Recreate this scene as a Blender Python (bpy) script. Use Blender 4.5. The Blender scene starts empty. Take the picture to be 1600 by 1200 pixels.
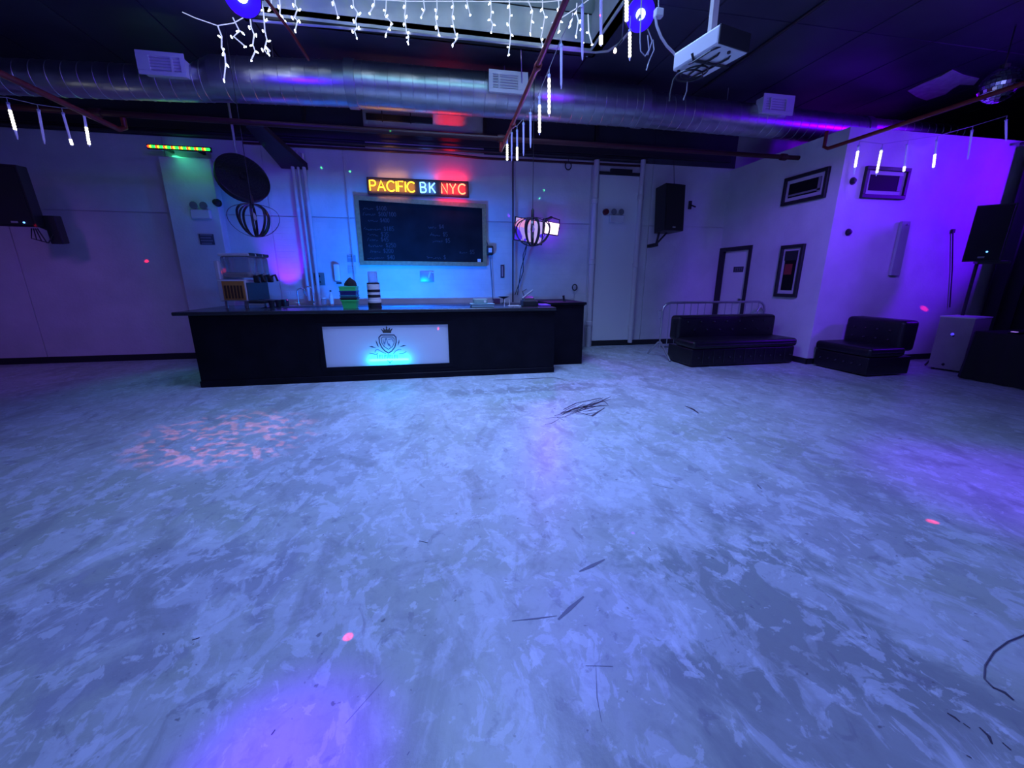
import bpy, bmesh, math, random
from mathutils import Vector, Matrix
random.seed(7)
S = bpy.context.scene
COL = S.collection
PI = math.pi
R = math.radians

# ------------------------------------------------------------------ camera
CAM_H, FPX, PITCH, YAW = 1.4, 625.0, math.atan(163 / 625), R(10.8)
cam = bpy.data.cameras.new('camera'); cam.sensor_width = 36; cam.lens = 36 * FPX / 1600
cam.clip_start = 0.05; cam.clip_end = 100
co = bpy.data.objects.new('camera', cam); COL.objects.link(co)
co.location = (0, 0, CAM_H); co.rotation_euler = (PI / 2 - PITCH, 0, -YAW)
S.camera = co
S.view_settings.view_transform = 'Standard'; S.view_settings.look = 'None'
S.view_settings.exposure = 0.0; S.view_settings.gamma = 1.0
S.view_settings.use_curve_mapping = False

# ------------------------------------------------------------------ world + main lights
w = bpy.data.worlds.new('night'); S.world = w; w.use_nodes = True
w.node_tree.nodes['Background'].inputs[0].default_value = (.05, .05, .12, 1)
w.node_tree.nodes['Background'].inputs[1].default_value = 0.02

def lamp(name, kind, loc, col, power, aim=None, size=.1, size_y=None, spot=60, blend=.3, spread=None):
    l = bpy.data.lights.new(name, kind); l.color = col; l.energy = power
    if kind == 'AREA':
        l.size = size
        if size_y: l.shape = 'RECTANGLE'; l.size_y = size_y
        if spread: l.spread = R(spread)
    else:
        l.shadow_soft_size = size
        if kind == 'SPOT': l.spot_size = R(spot); l.spot_blend = blend
    o = bpy.data.objects.new(name, l); COL.objects.link(o); o.location = loc
    if aim is not None:
        o.rotation_euler = (Vector(aim) - Vector(loc)).to_track_quat('-Z', 'Y').to_euler()
    return o

lamp('skylight_glow', 'AREA', (.5, 4.1, 5.3), (.26, .44, 1), 158, (.9, 4.2, 0), 2.4, 2.0, spread=104)
lamp('skylight_wash', 'AREA', (.15, 3.2, 5.3), (.30, .78, 1), 8, (.15, 6.4, 4.9), 3.0, .3, spread=120)
lamp('house_light', 'AREA', (1.0, .9, 4.35), (.215, .25, 1), 100, (1.3, 3.4, 0), 6, 3, spread=160)
lamp('house_light', 'AREA', (-4.5, 2.0, 4.35), (.22, .26, 1), 12, (-4.5, 2.8, 0), 3, 3, spread=110)
# violet wall washer on the partition, violet spots on the floor
lamp('violet_washer', 'SPOT', (10.3, 3.5, 3.2), (.11, .0, 1), 640, (7.9, 5.65, 2.6), .30, spot=80, blend=.6)
lamp('violet_washer', 'SPOT', (3.6, 2.6, 3.6), (.18, .07, 1), 560, (6.2, 5.9, 1.3), .15, spot=50, blend=.8)
lamp('violet_washer', 'SPOT', (6.9, 2.2, 3.7), (.12, .0, 1), 230, (7.1, 5.65, 2.7), .3, spot=50, blend=.8)  # extra unseen washer, added to brighten the left part of the partition
lamp('violet_spot', 'SPOT', (-.9, .9, 4.3), (.13, .0, 1), 1500, (-.50, .96, 0), .1, spot=10, blend=1)
lamp('violet_spot', 'SPOT', (.5, 1.2, 4.3), (.10, .03, 1), 130, (.56, 1.25, 0), .1, spot=14, blend=1)
lamp('violet_spot', 'SPOT', (3.5, 1.6, 4.3), (.16, .0, 1), 620, (3.95, 1.75, 0), .1, spot=30, blend=1)
lamp('violet_flood', 'SPOT', (-5.0, 3.0, 3.9), (.42, .12, 1), 130, (-6.6, 8.2, .1), .3, spot=56, blend=1)

# ------------------------------------------------------------------ pixel -> world on a real plane
def ray(x, y):
    r = x - 800; u = 600 - y
    f = FPX * math.cos(PITCH) + u * math.sin(PITCH); up = -FPX * math.sin(PITCH) + u * math.cos(PITCH)
    return Vector((r * math.cos(YAW) + f * math.sin(YAW), -r * math.sin(YAW) + f * math.cos(YAW), up))
O = Vector((0, 0, CAM_H))
def PY(x, y, Y): d = ray(x, y); return O + d * (Y / d.y)
def PX(x, y, X): d = ray(x, y); return O + d * (X / d.x)
def PZ(x, y, Z): d = ray(x, y); return O + d * ((Z - CAM_H) / d.z)

# ------------------------------------------------------------------ materials
def nn(t, k, **kw):
    n = t.nodes.new(k)
    for a, b in kw.items(): setattr(n, a, b)
    return n
MATS = {}
def mat(name, col, rough=.5, metal=0, spec=.5, emit=None, es=0, var=0, vscale=6, bump=0, bscale=40, trans=0, alpha=None, coat=0):
    if name in MATS: return MATS[name]
    m = bpy.data.materials.new(name); m.use_nodes = True; t = m.node_tree; b = t.nodes['Principled BSDF']
    b.inputs['Base Color'].default_value = (*col, 1); b.inputs['Roughness'].default_value = rough
    b.inputs['Metallic'].default_value = metal; b.inputs['Specular IOR Level'].default_value = spec
    b.inputs['Coat Weight'].default_value = coat
    if trans: b.inputs['Transmission Weight'].default_value = trans
    if alpha is not None: b.inputs['Alpha'].default_value = alpha
    if emit: b.inputs['Emission Color'].default_value = (*emit, 1); b.inputs['Emission Strength'].default_value = es
    tc = nn(t, 'ShaderNodeTexCoord')
    if var:
        no = nn(t, 'ShaderNodeTexNoise'); no.inputs['Scale'].default_value = vscale; no.inputs['Detail'].default_value = 6
        t.links.new(tc.outputs['Object'], no.inputs['Vector'])
        r = nn(t, 'ShaderNodeValToRGB'); r.color_ramp.elements[0].position = .3; r.color_ramp.elements[1].position = .7
        r.color_ramp.elements[0].color = (*[c * (1 - var) for c in col], 1)
        r.color_ramp.elements[1].color = (*[min(1, c * (1 + var)) for c in col], 1)
        t.links.new(no.outputs['Fac'], r.inputs['Fac']); t.links.new(r.outputs['Color'], b.inputs['Base Color'])
    if bump:
        n2 = nn(t, 'ShaderNodeTexNoise'); n2.inputs['Scale'].default_value = bscale; n2.inputs['Detail'].default_value = 4
        t.links.new(tc.outputs['Object'], n2.inputs['Vector'])
        bu = nn(t, 'ShaderNodeBump'); bu.inputs['Strength'].default_value = bump; bu.inputs['Distance'].default_value = .02
        t.links.new(n2.outputs['Fac'], bu.inputs['Height']); t.links.new(bu.outputs['Normal'], b.inputs['Normal'])
    MATS[name] = m; return m

def floor_mat():
    m = bpy.data.materials.new('worn_painted_concrete'); m.use_nodes = True; t = m.node_tree; b = t.nodes['Principled BSDF']
    L = t.links.new
    tc = nn(t, 'ShaderNodeTexCoord')
    def noise(scale, detail, rough, dist, rot=0, sc=(1, 1, 1), off=(0, 0, 0)):
        mp = nn(t, 'ShaderNodeMapping'); mp.inputs['Rotation'].default_value = (0, 0, rot)
        mp.inputs['Scale'].default_value = sc; mp.inputs['Location'].default_value = off
        L(tc.outputs['Object'], mp.inputs['Vector'])
        n = nn(t, 'ShaderNodeTexNoise'); n.inputs['Scale'].default_value = scale; n.inputs['Detail'].default_value = detail
        n.inputs['Roughness'].default_value = rough; n.inputs['Distortion'].default_value = dist
        L(mp.outputs['Vector'], n.inputs['Vector']); return n.outputs['Fac']
    def ramp(f, a, c):
        r = nn(t, 'ShaderNodeMapRange'); r.inputs['From Min'].default_value = a; r.inputs['From Max'].default_value = c
        L(f, r.inputs['Value']); return r.outputs['Result']
    def mix(f, a, c, k=1):
        x = nn(t, 'ShaderNodeMix', data_type='RGBA')
        if k != 1:
            q = nn(t, 'ShaderNodeMath', operation='MULTIPLY'); L(f, q.inputs[0]); q.inputs[1].default_value = k; f = q.outputs[0]
        L(f, x.inputs[0])
        for s, v in ((x.inputs[6], a), (x.inputs[7], c)):
            if isinstance(v, tuple): s.default_value = (*v, 1)
            else: L(v, s)
        return x.outputs[2]
    big = noise(.42, 4, .55, .5, 0, (1, 1, 1), (4.3, 1.2, 0))
    mid = noise(1.5, 8, .64, .7, R(15), (1.25, .9, 1))
    smear = noise(3.2, 9, .64, .6, R(-24), (1.45, .8, 1), (3, 1, 0))
    blot = noise(4.4, 8, .62, .6, R(-10), (1.3, .9, 1), (7, 2, 0))
    small = noise(11, 6, .62, .5, 0, (1, 1, 1), (1, 9, 0))
    fine = noise(60, 4, .6, 0)
    c = mix(ramp(big, .36, .60), (.40, .46, .40), (.50, .55, .58))
    c = mix(ramp(mid, .45, .60), c, (.56, .61, .66), .7)
    # bare, unpainted concrete where the coating has worn through
    def worn(c_, px, py, rx, ry, k, col):
        q = PZ(px, py, 0)
        mp = nn(t, 'ShaderNodeMapping'); mp.inputs['Location'].default_value = (-q.x / rx, -q.y / ry, 0); mp.inputs['Scale'].default_value = (1 / rx, 1 / ry, 0)
        L(tc.outputs['Object'], mp.inputs['Vector'])
        le = nn(t, 'ShaderNodeVectorMath', operation='LENGTH'); L(mp.outputs['Vector'], le.inputs[0])
        a1 = nn(t, 'ShaderNodeMath', operation='MULTIPLY_ADD'); L(mid, a1.inputs[0]); a1.inputs[1].default_value = 2.6; L(le.outputs['Value'], a1.inputs[2])
        a2 = nn(t, 'ShaderNodeMath', operation='MULTIPLY_ADD'); L(blot, a2.inputs[0]); a2.inputs[1].default_value = 1.2; L(a1.outputs[0], a2.inputs[2])
        return mix(ramp(a2.outputs[0], 2.85, 2.60), c_, col, k)
    c = worn(c, 1200, 940, .62, .62, .85, (.27, .31, .31))
    c = worn(c, 1330, 1090, .55, .40, .7, (.30, .33, .35))
    c = worn(c, 230, 930, .70, .45, .55, (.30, .30, .42))
    c = worn(c, 480, 720, .9, .7, .35, (.34, .34, .46))
    c = worn(c, 1330, 800, .8, .5, .45, (.33, .34, .42))
    c = worn(c, 830, 608, 1.2, .18, .6, (.28, .28, .3))
    c = worn(c, 150, 800, .8, .7, .5, (.42, .48, .42))
    c = mix(ramp(smear, .535, .565), c, (.66, .72, .82), .45)
    c = mix(ramp(blot, .56, .585), c, (.70, .76, .88), .5)
    c = mix(ramp(small, .59, .615), c, (.76, .83, .92), .45)
    dk = noise(1.7, 8, .64, .8, R(30), (1.5, .8, 1), (11, 4, 0))
    c = mix(ramp(dk, .54, .62), c, (.30, .32, .33), .6)
    dk2 = noise(5.5, 7, .62, .6, R(-30), (1.4, .9, 1), (2, 14, 0))
    c = mix(ramp(dk2, .61, .66), c, (.22, .22, .28), .5)
    mo = noise(16, 6, .65, .5, 0, (1, 1, 1), (8, 3, 0))
    c = mix(ramp(mo, .50, .66), c, (.26, .27, .32), .30)
    sp = noise(24, 3, .5, .3, 0, (1, 1, 1), (5, 5, 0))
    c = mix(ramp(sp, .70, .74), c, (.08, .07, .09), .6)
    L(c, b.inputs['Base Color'])
    rr = nn(t, 'ShaderNodeMapRange'); rr.inputs['To Min'].default_value = .27; rr.inputs['To Max'].default_value = .46
    L(mid, rr.inputs['Value']); L(rr.outputs['Result'], b.inputs['Roughness'])
    b.inputs['Specular IOR Level'].default_value = .45
    ad = nn(t, 'ShaderNodeMath', operation='MULTIPLY_ADD'); L(fine, ad.inputs[0]); ad.inputs[1].default_value = .25; L(smear, ad.inputs[2])
    bu = nn(t, 'ShaderNodeBump'); bu.inputs['Strength'].default_value = .25; bu.inputs['Distance'].default_value = .01
    L(ad.outputs[0], bu.inputs['Height']); L(bu.outputs['Normal'], b.inputs['Normal'])
    return m

M_FLOOR = floor_mat()
M_WALL = mat('white_painted_wall', (.66, .66, .68), .6, var=.08, vscale=2.5, bump=.15, bscale=30)
def brick_paint():
    m = mat('painted_block_wall', (.66, .66, .68), .55, var=.08, vscale=3)
    t = m.node_tree; b = t.nodes['Principled BSDF']
    tc = nn(t, 'ShaderNodeTexCoord'); mp = nn(t, 'ShaderNodeMapping'); mp.inputs['Rotation'].default_value = (PI / 2, 0, 0)
    br = nn(t, 'ShaderNodeTexBrick'); br.inputs['Scale'].default_value = 1; br.inputs['Brick Width'].default_value = .4
    br.inputs['Row Height'].default_value = .1; br.inputs['Mortar Size'].default_value = .006; br.inputs['Mortar Smooth'].default_value = .6
    br.inputs['Color1'].default_value = (1, 1, 1, 1); br.inputs['Color2'].default_value = (.97, .97, .97, 1); br.inputs['Mortar'].default_value = (.3, .3, .3, 1)
    t.links.new(tc.outputs['Object'], mp.inputs['Vector']); t.links.new(mp.outputs['Vector'], br.inputs['Vector'])
    bu = nn(t, 'ShaderNodeBump'); bu.inputs['Strength'].default_value = .35; bu.inputs['Distance'].default_value = .01
    t.links.new(br.outputs['Color'], bu.inputs['Height']); t.links.new(bu.outputs['Normal'], b.inputs['Normal'])
    return m
M_BRICK = brick_paint()
M_CEIL = mat('dark_navy_ceiling', (.045, .045, .07), .45, var=.25, vscale=1.5)
M_WELL = mat('skylight_well_paint', (.55, .62, .60), .6, var=.1, vscale=4)
M_BLACK = mat('black_laminate', (.006, .005, .010), .5, spec=.12, var=.3, vscale=4)
M_BASE = mat('black_baseboard', (.015, .015, .02), .5)
M_PLAST = mat('black_plastic', (.02, .02, .024), .45)
M_GRILLE = mat('black_speaker_grille', (.012, .012, .014), .7, bump=.5, bscale=400)
M_LEATHER = mat('black_tufted_vinyl', (.010, .008, .014), .38, spec=.35, bump=.15, bscale=60)
M_GALV = mat('galvanised_duct', (.62, .64, .66), .34, 1, var=.12, vscale=5, bump=.06, bscale=8)
M_BAND = mat('duct_band', (.5, .52, .54), .4, 1)
M_WHITE = mat('white_enamel', (.78, .78, .78), .4)
M_OFFW = mat('off_white_plastic', (.62, .62, .63), .45)
M_RED = mat('red_oxide_pipe', (.20, .018, .012), .45, var=.2, vscale=10)
M_DKRED = mat('dark_red_pipe', (.055, .008, .012), .5)
M_DKSTEEL = mat('dark_steel', (.05, .045, .055), .5, .4)
M_STEEL = mat('bright_steel', (.6, .6, .62), .28, 1)
M_WOOD = mat('board_frame_wood', (.36, .25, .11), .5, var=.2, vscale=20)
M_SLATE = mat('chalkboard_slate', (.010, .011, .014), .8, spec=.15, var=.4, vscale=3)
M_CHALK = mat('faded_chalk', (.075, .075, .09), .9)
M_WIRE_GLOW = mat('white_wire_glow', (.7, .72, .75), .5, emit=(.7, .8, 1), es=.6)  # emission paints the bulbs' light onto the wire
M_DWIRE = mat('dark_cable', (.03, .03, .035), .5)
M_GCABLE = mat('grey_cable', (.45, .45, .48), .5)
M_GLASS = mat('clear_plastic', (.8, .85, .9), .15, trans=.85)
M_DARKGLASS = mat('dark_window_glass', (.008, .008, .010), .5, spec=.08)
M_SCUFF = mat('dark_scuff', (.07, .06, .09), .6)
def emis(name, col, s): return mat(name, (.02, .02, .02), .5, emit=col, es=s)

# ------------------------------------------------------------------ mesh builder
class MB:
    def __init__(s): s.v = []; s.f = []; s.mi = []
    def add(s, vs, fs, k=0):
        n = len(s.v); s.v += [Vector(p) for p in vs]; s.f += [tuple(i + n for i in f) for f in fs]; s.mi += [k] * len(fs); return s
    def box(s, x0, x1, y0, y1, z0, z1, bev=0, seg=1):
        bm = bmesh.new(); bmesh.ops.create_cube(bm, size=1)
        for v in bm.verts:
            v.co = Vector(((x0 + x1) / 2 + v.co.x * (x1 - x0), (y0 + y1) / 2 + v.co.y * (y1 - y0), (z0 + z1) / 2 + v.co.z * (z1 - z0)))
        if bev: bmesh.ops.bevel(bm, geom=bm.edges[:], offset=bev, segments=seg, profile=.5, affect='EDGES')
        bm.verts.index_update()
        s.add([v.co.copy() for v in bm.verts], [[v.index for v in f.verts] for f in bm.faces]); bm.free(); return s
    def hexa(s, b, t):                                   # eight corners: bottom loop, top loop
        return s.add(list(b) + list(t), [(3, 2, 1, 0), (4, 5, 6, 7), (0, 1, 5, 4), (1, 2, 6, 5), (2, 3, 7, 6), (3, 0, 4, 7)])
    def tube(s, pts, r, n=8, cap=True, closed=False):
        pts = [Vector(p) for p in pts]; rs = r if isinstance(r, (list, tuple)) else [r] * len(pts)
        k = len(pts); base = len(s.v); up = None
        for i, p in enumerate(pts):
            if closed: d = pts[(i + 1) % k] - pts[i - 1]
            else: d = pts[min(i + 1, k - 1)] - pts[max(i - 1, 0)]
            d = d.normalized() if d.length > 1e-9 else Vector((0, 0, 1))
            if up is None: up = Vector((0, 0, 1)) if abs(d.z) < .9 else Vector((1, 0, 0))
            a = d.cross(up).normalized() if d.cross(up).length > 1e-6 else d.orthogonal().normalized()
            up = a.cross(d).normalized()
            for j in range(n):
                q = 2 * PI * j / n; s.v.append(p + (a * math.cos(q) + up * math.sin(q)) * rs[i])
        for i in range(k if closed else k - 1):
            i2 = (i + 1) % k
            for j in range(n):
                s.f.append((base + i * n + j, base + i * n + (j + 1) % n, base + i2 * n + (j + 1) % n, base + i2 * n + j)); s.mi.append(0)
        if cap and not closed:
            s.f.append(tuple(base + j for j in reversed(range(n)))); s.mi.append(0)
            s.f.append(tuple(base + (k - 1) * n + j for j in range(n))); s.mi.append(0)
        return s
    def lathe(s, prof, c=(0, 0, 0), n=20, ax='z'):       # prof: (radius, height)
        base = len(s.v); c = Vector(c)
        for r, h in prof:
            for j in range(n):
                q = 2 * PI * j / n; a, b_ = r * math.cos(q), r * math.sin(q)
                s.v.append(c + (Vector((a, b_, h)) if ax == 'z' else Vector((h, a, b_)) if ax == 'x' else Vector((a, h, -b_))))
        for i in range(len(prof) - 1):
            for j in range(n):
                s.f.append((base + i * n + j, base + i * n + (j + 1) % n, base + (i + 1) * n + (j + 1) % n, base + (i + 1) * n + j)); s.mi.append(0)
        for i, rv in ((0, True), (len(prof) - 1, False)):
            if prof[i][0] > 1e-5:
                l = [base + i * n + j for j in range(n)]; s.f.append(tuple(reversed(l) if rv else l)); s.mi.append(0)
        return s
    def prism(s, poly, y0, y1):                          # polygon in XZ, thickness in Y
        n = len(poly)
        vs = [(x, y0, z) for x, z in poly] + [(x, y1, z) for x, z in poly]
        return s.add(vs, [tuple(range(n)), tuple(range(2 * n - 1, n - 1, -1))] + [(i, i + n, (i + 1) % n + n, (i + 1) % n) for i in range(n)])
    def ribbon(s, pts, wd, y, th=.003):                  # stroke in XZ, flat, facing -Y
        for (x0, z0), (x1, z1) in zip(pts, pts[1:]):
            d = Vector((x1 - x0, z1 - z0)); l = d.length
            if l < 1e-6: continue
            d /= l; nx, nz = -d.y * wd / 2, d.x * wd / 2; ex, ez = d.x * wd * .3, d.y * wd * .3
            s.prism([(x0 + nx - ex, z0 + nz - ez), (x0 - nx - ex, z0 - nz - ez), (x1 - nx + ex, z1 - nz + ez), (x1 + nx + ex, z1 + nz + ez)], y - th, y)
        return s
    def xf(s, M):
        s.v = [M @ p for p in s.v]; return s
    def build(s, name, m, parent=None, world=True, smooth=False):
        off = Vector((0, 0, 0))
        if world:
            p = parent
            while p is not None: off += p.location; p = p.parent
        me = bpy.data.meshes.new(name); me.from_pydata([tuple(p - off) for p in s.v], [], s.f)
        for q in (m if isinstance(m, (list, tuple)) else [m]): me.materials.append(q)
        me.polygons.foreach_set('material_index', s.mi)
        bm = bmesh.new(); bm.from_mesh(me); bmesh.ops.recalc_face_normals(bm, faces=bm.faces); bm.to_mesh(me); bm.free()
        if smooth:
            me.polygons.foreach_set('use_smooth', [True] * len(me.polygons))
            try: me.set_sharp_from_angle(angle=R(40))
            except Exception: pass
        o = bpy.data.objects.new(name, me); COL.objects.link(o)
        if parent: o.parent = parent
        return o

def tag(o, label=None, cat=None, group=None, kind=None):
    for k, v in (('label', label), ('category', cat), ('group', group), ('kind', kind)):
        if v: o[k] = v
    return o
def thing(name, loc, label, cat, group=None, rot=(0, 0, 0)):
    o = bpy.data.objects.new(name, None); COL.objects.link(o); o.empty_display_size = .1
    o.location = loc; o.rotation_euler = rot
    return tag(o, label, cat, group)
def struct(o): o['kind'] = 'structure'; return o
def share(src, name, parent, loc=(0, 0, 0), rot=(0, 0, 0), m=None):
    o = bpy.data.objects.new(name, src.data); COL.objects.link(o); o.parent = parent; o.location = loc; o.rotation_euler = rot
    return o
def arc(c, r, a0, a1, n, plane='xz'):
    out = []
    for i in range(n + 1):
        q = R(a0 + (a1 - a0) * i / n); a, b = r * math.cos(q), r * math.sin(q)
        out.append(Vector(c) + (Vector((a, 0, b)) if plane == 'xz' else Vector((0, a, b)) if plane == 'yz' else Vector((a, b, 0))))
    return out

# ================================================================== SETTING
WY, DX, NY, CZ = 8.2, 6.2, 5.65, 4.5          # back wall, door wall, violet partition, ceiling
XL, XR, YF = -9.0, 11.5, -3.0
floor = struct(MB().box(XL - .2, XR + .2, YF - .2, WY + 1.4, -.2, 0).build('floor', M_FLOOR))

# scuffs ground into the floor (flat stains with their own shape)
M_SCUFF2 = mat('grey_scuff', (.17, .18, .24), .6)
def scuff(pts, wd, parent=floor):
    b = MB()
    q = [PZ(x, y, .0012) for x, y in pts]
    n = len(q); vs = []
    for i, p in enumerate(q):
        d = (q[min(i + 1, n - 1)] - q[max(i - 1, 0)]).normalized(); s = Vector((-d.y, d.x, 0)) * wd / 2 * (.35 if i in (0, n - 1) else random.uniform(.6, 1.2))
        vs += [p + s, p - s]
    b.add(vs, [(2 * i, 2 * i + 1, 2 * i + 3, 2 * i + 2) for i in range(n - 1)])
    return b.build('scuff_mark', M_SCUFF2 if wd in (.022, .024, .008, .004, .005, .003) and pts[0][0] < 1000 else M_SCUFF, parent)
rs = random.Random(3)
for k in range(26):
    x0 = rs.uniform(850, 935); y0 = 660 - (x0 - 850) * .36 + rs.uniform(-6, 6); l_ = rs.uniform(14, 44); sl = rs.uniform(-.5, -.05)
    scuff([(x0, y0), (x0 + l_ * .5, y0 + l_ * .5 * sl + rs.uniform(-2, 2)), (x0 + l_, y0 + l_ * sl)], rs.uniform(.008, .028))
for pts, wd in [([(880, 646), (905, 640), (930, 629)], .03), ([(870, 652), (882, 657)], .02),
                ([(900, 643), (925, 650), (945, 637)], .035), ([(880, 640), (900, 630), (938, 622), (950, 632)], .03), ([(866, 650), (890, 642)], .03),
                ([(905, 893), (925, 884), (945, 874)], .022), ([(872, 968), (890, 951), (912, 932)], .024), ([(800, 970), (840, 966), (870, 962)], .008),
                ([(1552, 1074), (1570, 1082), (1584, 1094)], .022), ([(1480, 1114), (1492, 1121), (1500, 1128)], .014), ([(1505, 1130), (1516, 1138)], .012),
                ([(1530, 1136), (1545, 1150), (1550, 1162)], .014), ([(1566, 1160), (1580, 1172)], .014), ([(1510, 1180), (1518, 1184)], .010),
                ([(1070, 634), (1082, 639), (1092, 646)], .035), ([(1136, 683), (1144, 687)], .03), ([(1183, 757), (1190, 764)], .02), ([(1020, 757), (1052, 764)], .01),
                ([(931, 1040), (933, 1090), (940, 1128)], .004), ([(915, 1040), (958, 1041)], .005), ([(655, 845), (668, 848)], .012), ([(1013, 855), (1017, 861)], .01),
                ([(300, 1000), (312, 996)], .012), ([(424, 1148), (430, 1140)], .01), ([(636, 1180), (640, 1174)], .008), ([(540, 1130), (600, 1062)], .003),
                ([(770, 594), (820, 592), (865, 590), (880, 593)], .03)]:
    scuff(pts, wd)

# back wall with its lining panels
wb = struct(MB().box(XL, XR, WY, WY + .2, 0, CZ + .1).build('wall_back', M_WALL))
xs = [XL, -6.6, -4.2, -2.75, -1.45, 1.62, 3.15, 4.45, DX + .1]
for a, b in zip(xs, xs[1:]):
    lo = M_BRICK if -3 < a < 3 else M_WALL
    MB().box(a + .006, b - .006, WY - .02, WY, 0, 2.475, .003).build('wall_panel', lo, wb)
    MB().box(a + .006, b - .006, WY - .02, WY, 2.49, 3.64, .003).build('wall_panel', M_WALL, wb)
for a, b, m_ in ((XL, -4.2, M_CEIL), (-4.2, -1.06, M_CEIL), (-1.06, 1.03, M_WALL), (1.03, 4.45, M_CEIL), (4.45, DX + .1, M_CEIL)):
    MB().box(a + .003, b - .003, WY - .02, WY, 3.645, CZ, .003).build('wall_panel', m_, wb)
struct(MB().box(-4.2, -3.46, WY - .22, WY - .02, 0, 3.3, .01).build('trim_pilaster', M_WALL))
struct(MB().box(XL - .2, XL, YF, WY + .2, 0, CZ).build('wall_left', M_WALL))
struct(MB().box(XL, XR, YF - .2, YF, 0, CZ).build('wall_front', M_WALL))
struct(MB().box(XR, XR + .2, YF, WY + 1.4, 0, CZ).build('wall_right', M_BLACK))
# partition block: door side faces left, violet side faces the room
PT = 3.6
wd_ = MB()
DY0, DY1, DZ = 7.30, 8.07, 2.0
WX = DX
wd_.box(WX, WX + .14, NY, DY0, 0, PT); wd_.box(WX, WX + .14, DY1, WY, 0, PT); wd_.box(WX, WX + .14, DY0, DY1, DZ, PT)
wside = struct(wd_.build('wall_side', M_WALL))
wpart = struct(MB().box(WX + .14, 9.9, NY, NY + .14, 0, PT).build('wall_partition', M_WALL))
for nm, bx in (('baseboard_back', (XL, -3.15, WY - .035, WY - .02, 0, .11)), ('baseboard_back_right', (3.32, DX, WY - .035, WY - .02, 0, .11)),
               ('baseboard_side', (DX - .015, DX, NY - .015, DY0 - .1, 0, .1)), ('baseboard_partition', (DX - .015, 9.9, NY - .015, NY, 0, .1)), ('baseboard_pilaster', (-4.2, -3.46, WY - .235, WY - .22, 0, .11))):
    struct(MB().box(*bx, .003).build(nm, M_BASE))

# door in the side wall
door = struct(MB().box(WX + .03, WX + .075, DY0 + .02, DY1 - .02, .01, DZ - .02).build('door_1', M_WHITE))
f = MB().box(WX - .025, WX + .15, DY1 - .03, DY1 + .10, 0, DZ + .06).box(WX - .025, WX + .15, DY0 - .05, DY0 + .02, 0, DZ + .06).box(WX - .025, WX + .15, DY0 + .02, DY1 - .03, DZ - .02, DZ + .06)
f.build('door_frame', M_BASE, door)
s0 = PX(1147, 417, WX + .03); s1 = PX(1161, 425, WX + .03)
sg = MB().box(WX + .022, WX + .03, s1.y, s0.y, s1.z, s0.z).build('door_sign', mat('door_sign_dark', (.05, .05, .07), .5), door)
b = MB()
for k in range(4):                                          # four blocky pale strokes, too small to read
    y = s0.y - (s0.y - s1.y) * (.14 + k * .2)
    b.box(WX + .019, WX + .022, y - .03, y - .018, s1.z + .02, s0.z - .02); b.box(WX + .019, WX + .022, y - .05, y - .03, s0.z - .035, s0.z - .02)
b.build('lettering', mat('sign_grey', (.16, .16, .2), .6), sg)
MB().lathe([(.012, 0), (.012, .05), (.028, .055), (.028, .09), (.012, .1)], (0, 0, 0), 12, 'x').xf(Matrix.Translation((WX + .03, DY0 + .09, 1.0)) @ Matrix.Rotation(PI, 4, 'Z')).build('door_handle', M_STEEL, door, smooth=True)

# ceiling: slab, panels, skylight well
SX0, SX1, SY0, SY1 = -2.03, 2.32, 2.3, 6.3
cl = MB()
cl.box(XL, SX0, YF, WY, CZ + .04, CZ + .1).box(SX1, XR, YF, WY + 1.4, CZ + .04, CZ + .1).box(SX0, SX1, YF, SY0, CZ + .04, CZ + .1).box(SX0, SX1, SY1, WY, CZ + .04, CZ + .1)
ceil = struct(cl.build('ceiling', M_BASE))
cx = [XL, -7.6, -6.5, -5.4, -4.3, -3.2, SX0, SX1, 3.45, 4.56, 5.65, 6.77, 7.9, 9.0, 10.2, XR]
for a, b in zip(cx, cx[1:]):
    segs = [(YF, SY0), (SY1, WY)] if a == SX0 else [(YF, 2.3), (2.3, 5.2), (5.2, WY)]
    for y0, y1 in segs:
        MB().box(a + .008, b - .008, y0 + .004, y1 - .004, CZ, CZ + .04, .004).build('ceiling_panel', M_CEIL, ceil)
# torn pale tile over the right side
q = [PZ(x, y, CZ) for x, y in [(1418, 141), (1445, 128), (1470, 118), (1488, 108), (1505, 116), (1530, 122), (1522, 132), (1500, 131), (1488, 138), (1478, 146), (1448, 156), (1432, 150)]]
b = MB(); n = len(q); b.add([p + Vector((0, 0, -.004)) for p in q] + [p + Vector((0, 0, -.012)) for p in q], [tuple(range(n - 1, -1, -1)), tuple(range(n, 2 * n))] + [(i, (i + 1) % n, (i + 1) % n + n, i + n) for i in range(n)])
b.build('torn_tile', mat('bare_tile', (.55, .58, .55), .8, var=.2, vscale=8), ceil)
# skylight well: two stepped bands with a dark joint
well = MB()
for z0, z1, e in ((CZ, 4.93, 0), (4.97, 5.6, .04)):
    well.box(SX0 - .1, SX1 + .1, SY1 + e, SY1 + .14, z0, z1).box(SX0 - .1, SX1 + .1, SY0 - .14, SY0 - e, z0, z1)
    well.box(SX0 - .14, SX0 - e, SY0, SY1, z0, z1).box(SX1 + e, SX1 + .14, SY0, SY1, z0, z1)
sk = struct(well.build('window_1', M_WELL))
MB().box(SX0 - .14, SX1 + .14, SY1 + .05, SY1 + .14, 4.93, 4.97).box(SX1 + .05, SX1 + .14, SY0, SY1, 4.93, 4.97).box(SX0 - .14, SX0 - .05, SY0, SY1, 4.93, 4.97).build('joint', M_BASE, sk)
for i in range(4):
    a = SX0 - .1 + i * (SX1 - SX0 + .2) / 4
    MB().box(a + .02, a + (SX1 - SX0 + .2) / 4 - .02, SY0 - .1, SY1 + .1, 5.6, 5.62).build('glass_pane', M_DARKGLASS, sk)
b = MB()
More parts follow.
